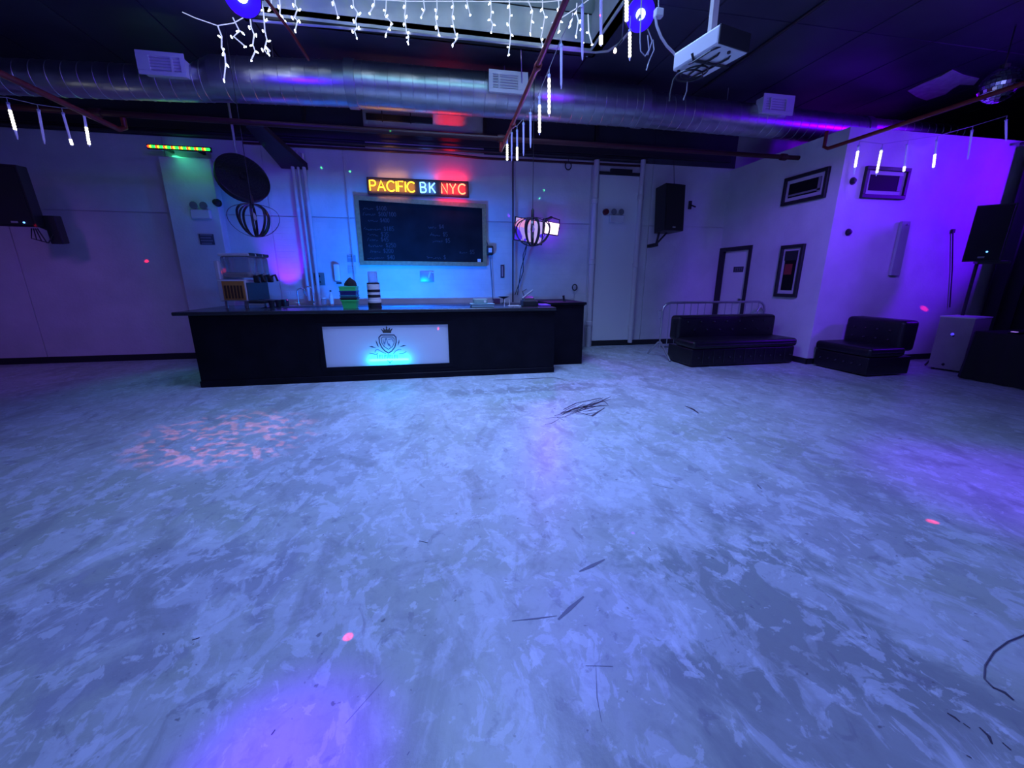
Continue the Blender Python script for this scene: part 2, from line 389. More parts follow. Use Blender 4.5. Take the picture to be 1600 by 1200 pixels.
for i in range(5):
    a = SX0 - .1 + i * (SX1 - SX0 + .2) / 4
    b.box(a - .03, a + .03, SY0 - .1, SY1 + .1, 5.57, 5.64)
b.build('glazing_bar', M_WELL, sk)
MB().box(SX0 - .05, SX1 + .05, SY1 - .012, SY1 + .05, CZ - .03, CZ).build('edge_trim', M_BASE, sk)
# conduit running round the mouth of the skylight
pts = [PY(x, y, 6.2) for x, y in [(395, 32), (440, 36), (640, 52), (760, 64), (877, 77), (930, 82)]] + [PY(950, 80, 6.0), PY(968, 68, 5.6), PY(985, 48, 5.0), PY(1000, 25, 4.5)]
tag(MB().tube(pts, .014, 8).build('conduit', mat('pale_conduit', (.5, .5, .55), .4), smooth=True), 'thin pale conduit run along the lower edge of the skylight', 'conduit')
a_, c_ = PZ(1135, 112, CZ - .02), PZ(1290, -4, CZ - .02)
tag(MB().tube([(4.56, 6.9, CZ - .02), (4.56, 2.5, CZ - .02)], .02, 8).build('conduit', M_DKSTEEL, smooth=True), 'dark conduit fixed along the ceiling behind the projector', 'conduit')

# ================================================================== DUCT
duct = thing('air_duct', (0, 6.9, 4.08), 'big galvanised spiral air duct hung below the dark ceiling', 'duct')
def duct_sec(x0, x1, r, z, r2=None, step=.17, z2=None):
    prof = [(r, 0)]; L = x1 - x0; r2 = r2 or r; z2 = z2 or z
    x = step
    while x < L - .03:
        q = r + (r2 - r) * x / L
        prof += [(q, x - .006), (q + .005, x - .003), (q + .005, x + .003), (q, x + .006)]; x += step
    prof.append((r2, L))
    b = MB().lathe(prof, (0, 0, 0), 40, 'x'); L_ = L
    b.v = [Vector((p.x + x0, p.y + 6.9, p.z + z + (z2 - z) * p.x / L_)) for p in b.v]
    return b.build('duct_section', M_GALV, duct, smooth=True)
duct_sec(-9, -3.05, .175, 3.72, .20, .17, 3.93); duct_sec(-3.05, -2.75, .20, 3.93, .262, .1, 4.02)
duct_sec(-2.75, -1.0, .262, 4.02, .272, .17, 4.085); duct_sec(-1.0, 3.42, .285, 4.09, .285, .17, 4.11); duct_sec(3.42, 7.8, .25, 4.08, .225, .17, 4.02); duct_sec(7.8, 10.3, .14, 4.10, .13, .17, 4.12); duct_sec(10.3, 11.4, .10, 4.0)
for x, r, z in ((-1.0, .292, 4.088), (3.42, .292, 4.11), (7.8, .235, 4.02)):
    MB().lathe([(r, -.07), (r + .006, -.065), (r + .006, .065), (r, .07)], (x, 6.9, z), 40, 'x').build('joint_band', M_BAND, duct, smooth=True)
for x in (-6.5, -2.0, 1.2, 5.0):
    MB().tube([(x, 6.9, CZ), (x, 6.9, 4.25)], .008, 6).build('hanger_rod', M_STEEL, duct)
p0 = PY(813, 60, 6.35); p1 = PY(816, 152, 6.55)
def vent(quad, Y, hot):
    c = [PY(x, y, Y) for x, y in quad]
    x0, x1 = (c[0].x + c[3].x) / 2, (c[1].x + c[2].x) / 2; z1, z0 = (c[0].z + c[1].z) / 2, (c[2].z + c[3].z) / 2
    W, H_ = x1 - x0, z1 - z0
    fr = MB()
    a, b_ = (.26, .10) if hot == 'L' else (.10, .26)        # wider blank margin on one side
    ix0, ix1 = x0 + a * W, x1 - b_ * W; iz0, iz1 = z0 + .19 * H_, z1 - .19 * H_
    xm = ix0 + (.72 if hot == 'L' else .25) * (ix1 - ix0)
    t = .018
    fr.box(x0, x1, Y, Y + t, iz1, z1, .003).box(x0, x1, Y, Y + t, z0, iz0, .003).box(x0, ix0, Y, Y + t, iz0, iz1).box(ix1, x1, Y, Y + t, iz0, iz1).box(xm - .012, xm + .012, Y, Y + t, iz0, iz1)
    fr.box(x0 + .03, x1 - .03, Y + t, 6.75, z0 + .03, z1 - .03)
    v = fr.build('vent_register', M_WHITE, duct); tag(v, 'white louvred air register on the duct front')
    n = max(5, int((iz1 - iz0) / .03))
    for i in range(n):
        z = iz0 + (i + .5) * (iz1 - iz0) / n
        MB().hexa([(ix0, Y + .004, z - .008), (ix1, Y + .004, z - .008), (ix1, Y + .007, z - .010), (ix0, Y + .007, z - .010)],
                  [(ix0, Y + .014, z + .006), (ix1, Y + .014, z + .006), (ix1, Y + .017, z + .004), (ix0, Y + .017, z + .004)]).build('louver', M_OFFW, v)
vent([(210, 80), (285, 80), (292, 118), (217, 118)], 6.55, 'L')
vent([(763, 107), (825, 113), (825, 147), (765, 144)], 6.5, 'R')
vent([(1194, 146), (1242, 148), (1240, 180), (1191, 177)], 6.55, 'R')
MB().tube([p0 + Vector((0, 0, .1)), p1], .008, 6).build('hanger_rod', M_STEEL, duct)

# ================================================================== PIPES AND BEAMS
def pipe(name, pts, r, m, label, cat='pipe', group=None, fit=()):
    o = thing(name, pts[0], label, cat, group)
    MB().tube(pts, r, 12).build('pipe_run', m, o, smooth=True)
    for p, ax in fit:
        MB().lathe([(r * 1.35, -r * 1.6), (r * 1.5, -r), (r * 1.5, r), (r * 1.35, r * 1.6)], p, 12, ax).build('coupling', m, o, smooth=True)
    return o
pipe('sprinkler_pipe', [(-9, 6.5, 3.40), (6.2, 6.5, 3.40)], .035, M_DKRED, 'long dark red sprinkler main crossing below the air duct', fit=[((1.08, 6.5, 3.4), 'x'), ((-4.0, 6.5, 3.4), 'x'), ((5.9, 6.5, 3.4), 'x')])
pipe('sprinkler_pipe', [(1.07, 6.5, 3.36), (1.07, 6.5, 3.25), (1.06, 6.42, 3.22), (.96, 2.9, 3.22), (.9, .5, 3.22)], .022, M_RED, 'rusty red sprinkler branch slanting down past the middle vent', fit=[((1.04, 5.4, 3.22), 'y'), ((.995, 4.0, 3.22), 'y')])
pipe('sprinkler_pipe', [(-3.72, 6.5, 3.36), (-3.72, 6.5, 3.25), (-3.73, 6.4, 3.2), (-3.75, 4.2, 3.2), (-3.77, .5, 3.2)], .03, M_RED, 'dark red sprinkler branch at the far left under the duct')
pipe('sprinkler_pipe', [(5.90, 5.75, 3.55), (5.90, 5.75, 3.34), (5.90, 5.68, 3.3), (5.9, 3.3, 3.3), (5.9, .5, 3.3)], .025, M_RED, 'dark red sprinkler branch above the framed pictures on the right')
a = PY(455, 50, 6.1); b_ = PY(482, 93, 6.6)
pipe('sprinkler_pipe', [tuple(a + Vector((-.3, -.6, .3))), tuple(a), tuple(b_)], .018, M_RED, 'short red pipe slanting down to the duct top behind the icicle lights')
beam = thing('steel_beam', (0, 7.95, 3.78), 'dark steel beam along the top of the back wall above the neon sign', 'beam')
MB().box(-9, 6.15, 8.13, 8.178, 3.74, 3.77).box(-9, 6.15, 8.13, 8.178, 3.93, 3.96).box(-9, 6.15, 8.15, 8.17, 3.77, 3.93).build('beam_web', M_DKSTEEL, beam)
for x in (-5.6, -2.0, 1.05, 1.95, 3.2):
    MB().box(x - .03, x + .03, 8.1, 8.17, 3.96, 4.4).build('hanger_strut', M_DKSTEEL, beam)
for x0, x1, z in ((-1.0, .12, 4.12),):
    MB().box(x0, x1, 8.12, 8.17, z - .05, z + .04).build('cable_tray', M_BASE, beam)
for x in (-.72, -.25):
    MB().tube([(x, 8.0, CZ), (x, 8.0, 4.0)], .008, 6).build('hanger_rod', M_DKSTEEL, beam)
pipe('conduit_pipe', [(-9, 8.145, 3.68), (4.3, 8.145, 3.68)], .028, M_DKSTEEL, 'dark conduit just under the beam on the back wall')
pipe('conduit_pipe', [(-3.0, 8.15, 3.60), (.3, 8.15, 3.60), (1.0, 8.15, 3.57), (4.2, 8.15, 3.585)], .02, M_DKRED, 'thin reddish conduit lowest along the top of the back wall')

# vertical white pipes and conduits on the back wall
def vpipe(px0, px1, y0, y1, r, m, label, rings=()):
    a, b2 = PY(px0, y0, 8.1), PY(px1, y1, 8.1); x = (a.x + b2.x) / 2
    o = thing('wall_pipe', (x, 8.1, max(0, b2.z)), label, 'pipe')
    MB().tube([(x, 8.1, max(.0, b2.z)), (x, 8.1, a.z)], r, 14).build('pipe_run', m, o, smooth=True)
    for z in rings: MB().lathe([(r, -.05), (r * 1.22, -.04), (r * 1.22, .04), (r, .05)], (x, 8.1, z), 14).build('coupling', m, o, smooth=True)
    return o
M_PIPEW = mat('white_painted_pipe', (.62, .6, .62), .45)
vpipe(930, 921, 250, 545, .055, M_PIPEW, 'stout white pipe standing by the right end of the bar', (.5, 1.75, 2.9))
vpipe(1003, 986, 250, 535, .05, M_PIPEW, 'stout white pipe standing left of the black wall speaker', (.4, 1.7, 3.0))
vpipe(461, 477, 236, 470, .03, M_PIPEW, 'pale conduit left of the trio above the sink', (2.6,))
vpipe(470, 485, 236, 474, .022, M_PIPEW, 'thin pale conduit in the middle of the trio above the sink')
vpipe(478, 495, 240, 476, .03, M_PIPEW, 'pale conduit right of the trio above the sink', (1.9, 2.7))
vpipe(803, 800, 250, 472, .014, M_DKSTEEL, 'thin dark conduit dropping behind the television')
vpipe(545, 549, 245, 470, .008, M_GCABLE, 'thin grey cable dropping left of the chalkboard')
a = PY(433, 245, 8.0); b2 = PY(476, 250, 8.0)
bx = thing('cable_tray', ((a.x + b2.x) / 2, 7.8, 3.3), 'dark slanted cable tray ending above the trio of conduits', 'tray')
MB().hexa([(a.x - .12, 7.2, 3.55), (a.x + .12, 7.2, 3.55), (b2.x, 8.15, 3.24), (a.x, 8.15, 3.24)], [(a.x - .12, 7.2, 3.62), (a.x + .12, 7.2, 3.62), (b2.x, 8.15, 3.34), (a.x, 8.15, 3.34)]).build('tray_body', M_BASE, bx)
# rail over the white sheet between the two pipes
a = PY(936, 268, 8.1); b2 = PY(1007, 268, 8.1)
rail = thing('track_rail', (a.x, 8.12, a.z), 'black rail across the top of the white sheet between the two pipes', 'rail')
MB().box(a.x, b2.x, 8.1, 8.16, a.z - .035, a.z + .01).build('rail_bar', M_BASE, rail)
MB().box(a.x + .25, b2.x - .25, 8.11, 8.15, a.z + .01, a.z + .07).build('roller_housing', M_BASE, rail)
sh = thing('wall_sheet', (3.72, 8.16, .1), 'tall white sheet between the two stout wall pipes', 'panel')
MB().box(3.3, 4.16, 8.14, 8.178, .12, a.z - .04, .004).build('sheet', mat('white_sheet', (.74, .74, .76), .45), sh)

# ================================================================== BAR
BX0, BX1, BY = -3.11, 1.78, 5.87
bar = thing('bar_counter', ((BX0 + BX1) / 2, BY, 0), 'long black bar counter with a lit white crest panel on its front', 'bar')
pq = [PY(x, y, BY) for x, y in [(503, 510), (700, 507), (702, 570), (510, 571)]]
px0, px1, pz1, pz0 = (pq[0].x + pq[3].x) / 2, (pq[1].x + pq[2].x) / 2, (pq[0].z + pq[1].z) / 2, (pq[2].z + pq[3].z) / 2
b = MB()
b.box(BX0, px0, BY, BY + .05, .08, .955).box(px1, BX1, BY, BY + .05, .08, .955).box(px0, px1, BY, BY + .05, .08, pz0).box(px0, px1, BY, BY + .05, pz1, .955)
b.build('front_panel', M_BLACK, bar)
MB().box(px0 - .06, px1 + .06, BY - .014, BY, pz1, pz1 + .05).box(px0 - .06, px1 + .06, BY - .014, BY, pz0 - .05, pz0).box(px0 - .06, px0, BY - .014, BY, pz0, pz1).box(px1, px1 + .06, BY - .014, BY, pz0, pz1).build('panel_frame', M_BLACK, bar)
MB().box(BX0, BX0 + .05, BY + .05, 7.3, .0, .955).build('side_panel', M_BLACK, bar)
MB().box(BX1 - .05, BX1, BY + .05, 6.4, .0, .955).build('side_panel', M_BLACK, bar)
MB().box(BX0 - .01, BX1 + .004, BY - .02, BY + .03, 0, .085, .006).build('toe_kick', M_BLACK, bar)
MB().box(BX0 - .16, BX1 + .005, BY - .05, 6.43, .955, 1.0, .008).box(BX0 - .16, BX0 + .62, 6.43, 7.32, .955, 1.0, .008).build('counter_top', mat('black_counter_top', (.03, .03, .035), .22), bar)
MB().box(BX0 + .05, BX1 - .05, 5.95, 6.35, .50, .53).build('under_shelf', M_BLACK, bar)
# translucent panel, light bar behind it
m = bpy.data.materials.new('backlit_acrylic'); m.use_nodes = True; t = m.node_tree
pb = t.nodes['Principled BSDF']; pb.inputs['Base Color'].default_value = (.72, .72, .74, 1); pb.inputs['Roughness'].default_value = .4
tr = nn(t, 'ShaderNodeBsdfTranslucent'); tr.inputs[0].default_value = (.9, .9, .95, 1); mx = nn(t, 'ShaderNodeMixShader'); mx.inputs[0].default_value = .3
t.links.new(pb.outputs[0], mx.inputs[1]); t.links.new(tr.outputs[0], mx.inputs[2]); t.links.new(mx.outputs[0], t.nodes['Material Output'].inputs['Surface'])
pan = MB().add([(px0, BY + .004, pz0), (px1, BY + .004, pz0), (px1, BY + .004, pz1), (px0, BY + .004, pz1)], [(0, 1, 2, 3)]).build('crest_panel', m, bar)
tag(pan, 'white translucent panel with a crowned shield crest')
l0, l1 = PY(578, 562, BY + .06), PY(639, 561, BY + .06)
MB().box(l0.x, l1.x, BY + .10, BY + .13, l0.z - .025, l0.z + .025, .005).build('light_bar', emis('cyan_led', (.0, .75, 1), 5), bar)
lamp('crest_led', 'AREA', ((l0.x + l1.x) / 2, BY + .018, l0.z), (.08, .95, 1), .9, ((l0.x + l1.x) / 2, BY - 1, l0.z), l1.x - l0.x, .012)
lamp('crest_led', 'AREA', ((l0.x + l1.x) / 2, BY + .09, l0.z + .01), (.0, .36, 1), 7, ((l0.x + l1.x) / 2, BY - 1, l0.z), l1.x - l0.x, .03)
MB().box(px0 - .05, px1 + .05, BY + .20, BY + .22, .1, .95).build('back_board', mat('dark_board', (.25, .26, .3), .7), bar)
lamp('panel_backlight', 'AREA', ((px0 + px1) / 2, BY + .19, (pz0 + pz1) / 2), (.15, .27, 1), 4.2, ((px0 + px1) / 2, BY - 1, (pz0 + pz1) / 2), px1 - px0, pz1 - pz0)
# crest drawn on the panel (printed flat)
cxm = PY(604, 540, BY).x; CS = (pz1 - pz0)
def cr(x, y):                                             # photo pixel -> panel XZ
    p = PY(x, y, BY); return (p.x, p.z)
def zp(pts): return [cr(560 + a / 15, 500 + b / 15) for a, b in pts]
ink = mat('crest_ink', (.03, .035, .10), .5); ink2 = mat('crest_ink_pale', (.10, .2, .42), .5)
b = MB(); yp = BY + .003
b.prism(zp([(575, 305), (560, 265), (520, 205), (545, 215), (590, 250), (580, 185), (600, 195), (625, 235), (650, 200), (640, 180), (657, 135), (678, 180), (668, 200), (690, 232), (725, 185), (742, 180), (735, 240), (778, 205), (805, 195), (770, 262), (765, 305)])[::-1], yp - .002, yp)
b.build('crown', mat('crown_ink', (.06, .055, .05), .5), pan)
b = MB()
sh_o = [(480, 410), (535, 350), (830, 350), (880, 405), (885, 520), (850, 640), (780, 730), (705, 775), (620, 725), (545, 640), (495, 530), (480, 410)]
sh_i = [(535, 430), (570, 400), (800, 400), (838, 440), (835, 540), (800, 620), (705, 690), (600, 620), (550, 540), (535, 430)]
b.ribbon(zp(sh_o), .014, yp); b.ribbon(zp(sh_i), .008, yp)
b.build('shield', ink, pan)
b = MB()
for st in ([(575, 460), (600, 560), (655, 430)], [(640, 430), (615, 600)], [(660, 440), (700, 600)], [(690, 540), (730, 610)], [(700, 460), (790, 440), (810, 500)], [(720, 560), (760, 640)]): b.ribbon(zp(st), .008, yp)
b.build('monogram', ink2, pan)
b = MB()
for lf in ([(405, 470), (440, 530), (480, 640), (440, 600), (412, 520)], [(955, 455), (960, 520), (925, 610), (930, 530)], [(250, 620), (320, 612), (425, 658), (330, 645)], [(1125, 590), (1060, 588), (960, 632), (1060, 618)]):
    MB().prism(zp(lf)[::-1], yp - .002, yp).build('leaf', ink, pan)
b = MB()
for st in ([(390, 760), (400, 710), (450, 690), (540, 740), (640, 790)], [(260, 780), (340, 790), (420, 810), (450, 780)], [(820, 790), (880, 720), (960, 685), (1000, 690)], [(960, 790), (1040, 790), (1120, 740)], [(700, 800), (700, 880)]): b.ribbon(zp(st), .008, yp)
for k in range(9):
    x = 440 + k * 58; b.ribbon(zp([(x, 820), (x + 6, 900)]), .008, yp)
    if k % 2: b.ribbon(zp([(x, 820), (x + 34, 830), (x + 6, 860)]), .006, yp)
for k in (-1, 1): b.ribbon(zp([(740 + k * 60, 950), (740 + k * 10, 985), (740 + k * 8, 1010)]), .01, yp)
b.build('scroll', ink2, pan)
# right return
ret = thing('side_counter', (2.15, 6.36, 0), 'short black side counter set back at the right end of the bar', 'counter')
MB().box(BX1 + .02, 2.44, 6.40, 7.5, .0, 1.0, .004).build('cabinet_body', M_BLACK, ret)
MB().box(BX1 + .02, 2.47, 6.36, 7.52, 1.0, 1.04, .006).build('counter_top', M_BLACK, ret)
# back counter under the wall
bk = thing('back_counter', (-.4, 7.9, 0), 'dark back counter against the wall behind the bar', 'counter')
MB().box(-3.0, 2.9, 7.64, 8.13, 0, .90).build('cabinet_body', M_BLACK, bk)
MB().box(-3.02, 2.92, 7.6, 8.14, .90, .95, .006).build('counter_top', mat('back_counter_top', (.10, .09, .12), .35), bk)
MB().box(-2.6, -1.9, 7.66, 8.05, .945, .953).build('sink_rim', M_STEEL, bk)
# cyan flood lying on the shelf under the bar top, shining up at the wall
fl = thing('led_floodlight', (-.6, 6.12, .532), 'cyan floodlight hidden on the shelf inside the bar', 'light')
MB().box(-1.0, -.2, 6.08, 6.18, .532, .75, .01).build('housing', M_PLAST, fl)
MB().box(-.97, -.23, 6.18, 6.184, .56, .72).build('lens', emis('cyan_lens', (0, .5, 1), 2), fl)
lamp('cyan_flood', 'AREA', (-.6, 6.20, .70), (.0, .15, 1), 84, (-.6, 8.2, 2.0), .7, .04, spread=130)

# ================================================================== THINGS ON THE BAR
# frozen drink machine, front turned right
dm = thing('drink_machine', (-2.72, 6.75, 1.0), 'white frozen drink machine with clear bowls on the left end of the bar', 'drink machine', rot=(0, 0, R(80)))
W2, D2 = .27, .25
MB().box(-W2, W2, -D2 + .1, D2, .10, .40, .01).build('body', M_OFFW, dm, False)
MB().box(-W2, W2, D2 - .06, D2, .40, .66, .01).build('rear_tower', M_OFFW, dm, False)
gr = MB().box(-W2 - .008, -W2, -D2 + .12, D2 - .07, .12, .38).build('side_grille', mat('amber_plastic', (.55, .25, .06), .4), dm, False)
for i in range(6):
    y = -D2 + .15 + i * .045
    MB().box(-W2 - .012, -W2 - .006, y, y + .03, .14, .32).build('grille_slot', mat('brown_slot', (.10, .045, .02), .6), gr, False)
MB().box(-W2, W2, -D2 - .12, -D2 + .1, .07, .10, .005).build('drip_tray', M_PLAST, dm, False)
MB().box(-W2 + .01, W2 - .01, -D2 + .09, -D2 + .1, .11, .36).build('splash_panel', M_PLAST, dm, False)
for x in (-.17, 0, .17):
    bw = MB().box(x - .075, x + .075, -D2 + .02, D2 - .07, .44, .72, .03, 2).build('bowl', M_GLASS, dm, False)
    MB().box(x - .08, x + .08, -D2 + .01, D2 - .06, .72, .76, .01).build('lid', M_OFFW, bw, False)
    MB().box(x - .06, x + .06, -D2 - .004, -D2 + .03, .725, .765, .004).build('lid_latch', M_PLAST, bw, False)
    MB().box(x - .05, x + .05, -D2 + .06, D2 - .1, .43, .50, .02).build('frozen_mix', mat('frozen_mix', (.5, .42, .40), .5), bw, False)
    tp = MB().box(x - .025, x + .025, -D2 - .05, -D2 + .03, .36, .46, .01).build('tap', M_PLAST, dm, False)
    MB().tube([(x, -D2 - .04, .45), (x, -D2 - .09, .47), (x, -D2 - .12, .38)], .016, 8).build('tap_handle', M_PLAST, tp, False)
for x in (-.22, .22):
    for y in (-.1, .2):
        MB().lathe([(.022, 0), (.018, .05), (.018, .10)], (x, y, 0), 10).build('leg', M_STEEL, dm, False)
Mr = Matrix.Rotation(R(80), 4, 'Z')
for i, (lx, nm) in enumerate(((-.17, 'under the nearest tap'), (0, 'under the middle tap'), (.17, 'under the far tap'))):
    p = Vector((-2.72, 6.75, 1.0)) + Mr @ Vector((lx, -D2 - .17, 0))
    c = thing('cup', tuple(p), 'dark glossy cup ' + nm + ' of the drink machine', 'cup', 'cups by the drink machine')
    MB().lathe([(.0, .004), (.03, .0), (.042, .10), (.039, .10), (.028, .006), (0, .006)], p, 16).build('cup_body', mat('dark_cup', (.03, .03, .05), .12), c, smooth=True)
    MB().lathe([(.042, .098), (.045, .102), (.042, .106)], p, 16).build('rim', M_PLAST, c, smooth=True)
# small violet uplight on the bar beside the machine
p = PY(442, 476, 7.7)
ul = thing('uplight', (p.x, 7.78, .95), 'small violet uplight glowing on the back counter by the drink machine', 'light')
MB().lathe([(.07, 0), (.07, .09), (.06, .10)], (p.x, 7.78, .95), 16).build('housing', M_PLAST, ul, smooth=True)
MB().lathe([(.055, 0), (.05, .012), (0, .016)], (p.x, 7.78, 1.05), 16).build('lens', emis('magenta_lens', (.8, .05, 1), 3), ul, smooth=True)
lamp('violet_uplight', 'SPOT', (p.x, 7.78, 1.09), (.14, .0, 1), 75, (p.x + .0, 8.18, 1.75), .05, spot=62, blend=.7)
# faucets
def faucet(px, label, h, flip):
    p = PY(px, 470, 7.85); x = p.x; zb = .9535
    o = thing('faucet', (x, 7.85, zb), label, 'faucet', 'faucets at the bar sink')
    rr = .07
    MB().tube([(x, 7.85, zb), (x, 7.85, zb + h - rr)] + [Vector((x + flip * rr, 7.85, zb + h - rr)) + Vector((-flip * rr * math.cos(R(q)), 0, rr * math.sin(R(q)))) for q in range(20, 181, 20)] + [(x + flip * 2 * rr, 7.85, zb + h - rr - .06)], .011, 10).build('spout', M_STEEL, o, smooth=True)
    MB().lathe([(.025, 0), (.025, .02), (.014, .035)], (x, 7.85, zb), 14).build('base', M_STEEL, o, smooth=True)
    MB().tube([(x, 7.82, zb + .05), (x - flip * .05, 7.8, zb + .07)], .007, 8).build('lever', M_STEEL, o)
faucet(466, 'arched chrome faucet standing nearer the drink machine', .30, 1)
faucet(490, 'taller arched chrome faucet beside the first', .33, -1)
def lathe_thing(name, px, Y, z, prof, m, label, cat, part='body', extra=()):
    p = PY(px, 470, Y); o = thing(name, (p.x, Y, z), label, cat)
    MB().lathe(prof, (p.x, Y, z), 20).build(part, m, o, smooth=True)
    for nm, pr, mm in extra: MB().lathe(pr, (p.x, Y, z), 20).build(nm, mm, o, smooth=True)
    return o
lathe_thing('bottle', 518, 7.8, .95, [(0, 0), (.035, 0), (.035, .16), (.014, .21), (.014, .24)], M_OFFW, 'slim white bottle standing on the back counter left of the green tub', 'bottle', extra=[('cap', [(.016, .24), (.016, .27), (0, .272)], M_PLAST)])
lathe_thing('jar', 506, 7.8, .95, [(0, 0), (.045, 0), (.045, .10), (.038, .12)], M_GLASS, 'small clear jar beside the slim white bottle', 'jar', extra=[('lid', [(.042, .12), (.042, .14), (0, .142)], M_OFFW)])
# stacked tubs (green)
Yt = 6.25
M_GREEN_GLOW = mat('green_plastic_glow', (.05, .62, .18), .45, emit=(.02, .5, .12), es=.06)  # slight emission lifts the green; the tub itself is no lamp
p = PY(548, 479, Yt)
def tub(z, h, r0, r1, m, name, label):
    o = thing(name, (p.x, Yt, z), label, 'tub', 'tubs stacked on the bar')
    sq = lambda r, zz: [(p.x - r, Yt - r, zz), (p.x + r, Yt - r, zz), (p.x + r, Yt + r, zz), (p.x - r, Yt + r, zz)]
    MB().hexa(sq(r0, z), sq(r1, z + h)).build('tub_body', m, o)
    MB().box(p.x - r1 - .006, p.x + r1 + .006, Yt - r1 - .006, Yt + r1 + .006, z + h - .016, z + h).build('rim', m, o)
ztop = PY(548, 448, Yt).z; u = (ztop - 1.0)
tub(1.0, u * .40, .085, .105, M_GREEN_GLOW, 'storage_tub', 'green tapered tub at the bottom of the stack on the bar')
tub(1.0 + u * .40, u * .10, .105, .11, M_PLAST, 'storage_tub', 'black shallow tub directly above the bottom green tub')
tub(1.0 + u * .50, u * .12, .105, .11, mat('teal_plastic', (.03, .25, .3), .4), 'storage_tub', 'teal shallow tub in the middle of the stack on the bar')
tub(1.0 + u * .62, u * .2, .105, .11, mat('navy_plastic', (.02, .03, .2), .4), 'storage_tub', 'navy blue tub just under the topmost green tub')
tub(1.0 + u * .82, u * .2, .11, .112, M_GREEN_GLOW, 'storage_tub', 'green shallow tub on top of the stack on the bar')
o = thing('bar_mat_roll', (p.x + .03, Yt, 1.0 + u * 1.02), 'black rumpled cloth heaped on the green tub stack', 'cloth')
b = MB().lathe([(.085, 0), (.08, .03), (.06, .07), (.03, .10), (.0, .115)], (p.x + .03, Yt, 1.0 + u * 1.02), 14)
for v in b.v: v.x += random.uniform(-.01, .01); v.z += random.uniform(0, .012)
b.build('cloth_heap', M_GRILLE, o, smooth=True)
# striped cup stack
p2 = PY(586, 479, Yt); zt = PY(586, 444, Yt).z
st = thing('cup_tower', (p2.x, Yt, 1.0), 'black and white striped cup dispenser standing on the bar under the chalkboard', 'cup stack')
n = 9; hh = (zt - 1.0) / n
for i in range(n):
    w_ = i in (3, 5, 7, 8) or i == 2
    r = .085 if i > 2 else .09
    MB().lathe([(r, i * hh), (r + .005, i * hh + .002), (r + .005, (i + 1) * hh - .004), (r, (i + 1) * hh)], (p2.x, Yt, 1.0), 24).build('cup_ring', M_WHITE if w_ else M_PLAST, st, smooth=True)
MB().lathe([(.088, n * hh), (.088, n * hh + .02), (.07, n * hh + .025)], (p2.x, Yt, 1.0), 24).build('collar', M_PLAST, st, smooth=True)
MB().lathe([(.065, n * hh + .025), (.065, n * hh + .17), (.06, n * hh + .175), (.06, n * hh + .03)], (p2.x, Yt, 1.0), 24).build('clear_sleeve', M_GLASS, st, smooth=True)
# right-hand clutter
p = PY(753, 478, 6.2)
t1 = thing('serving_tray', (p.x, 6.2, 1.0), 'pale turquoise tray on the bar below the chalkboard corner', 'tray')
MB().box(p.x - .17, p.x + .17, 6.08, 6.32, 1.0, 1.04, .006).build('tray_base', mat('turquoise_plastic', (.35, .62, .66), .4), t1)
MB().box(p.x - .18, p.x + .18, 6.07, 6.33, 1.04, 1.05, .003).build('rim', mat('turquoise_plastic', (.35, .62, .66), .4), t1)
t2 = thing('napkin_pack', (p.x - .03, 6.2, 1.05), 'folded grey-green cloth pack lying on the turquoise tray', 'napkins')
MB().box(p.x - .13, p.x + .08, 6.1, 6.3, 1.052, 1.12, .015, 2).build('pack', mat('grey_green_cloth', (.25, .38, .36), .8), t2)
MB().box(p.x + .02, p.x + .05, 6.095, 6.1, 1.065, 1.10).build('paper_band', M_WHITE, t2)
t3 = thing('card_box', (p.x + .23, 7.8, .95), 'small dark red box on the back counter right of the tray', 'box')
q = PY(776, 466, 7.8)
t3.location = (q.x, 7.8, .95)
MB().box(q.x - .06, q.x + .06, 7.75, 7.85, .95, 1.02, .004).build('box_body', mat('dark_red_box', (.12, .03, .06), .5), t3)
MB().box(q.x - .062, q.x + .062, 7.748, 7.852, 1.02, 1.045, .004).build('lid', mat('dark_red_box', (.12, .03, .06), .5), t3)
q = PY(797, 478, 6.2)
rk = thing('glass_rack', (q.x, 6.2, 1.0), 'small white wire rack on the bar left of the dark register', 'rack')
for i, (dx) in enumerate((-.10, -.02, .06, .13)):
    MB().tube([(q.x + dx, 6.14, 1.0), (q.x + dx, 6.14, 1.11 if i < 2 else 1.02)], .006, 6).build('post', M_WHITE, rk)
MB().tube([(q.x - .02, 6.14, 1.008), (q.x + .16, 6.14, 1.008)], .006, 6).build('foot_bar', M_WHITE, rk)
MB().tube([(q.x - .02, 6.26, 1.008), (q.x + .16, 6.26, 1.008)], .006, 6).build('foot_bar', M_WHITE, rk)
MB().tube([(q.x - .02, 6.14, 1.008), (q.x - .02, 6.26, 1.008)], .006, 6).build('cross_bar', M_WHITE, rk)
MB().tube([(q.x + .14, 6.14, 1.008), (q.x + .14, 6.26, 1.008)], .006, 6).build('cross_bar', M_WHITE, rk)
q = PY(826, 476, 6.25)
rg = thing('cash_terminal', (q.x, 6.25, 1.0), 'dark register terminal with a raised screen arm on the bar', 'register')
MB().box(q.x - .11, q.x + .13, 6.14, 6.38, 1.0, 1.085, .01).build('drawer', M_PLAST, rg)
MB().hexa([(q.x - .09, 6.18, 1.085), (q.x + .09, 6.18, 1.085), (q.x + .09, 6.34, 1.085), (q.x - .09, 6.34, 1.085)], [(q.x - .08, 6.22, 1.12), (q.x + .08, 6.22, 1.12), (q.x + .08, 6.34, 1.15), (q.x - .08, 6.34, 1.15)]).build('keypad', M_PLAST, rg)
MB().tube([(q.x - .10, 6.24, 1.12), (q.x + .06, 6.24, 1.24)], .014, 8).build('scanner', mat('grey_plastic', (.4, .4, .45), .4), rg)
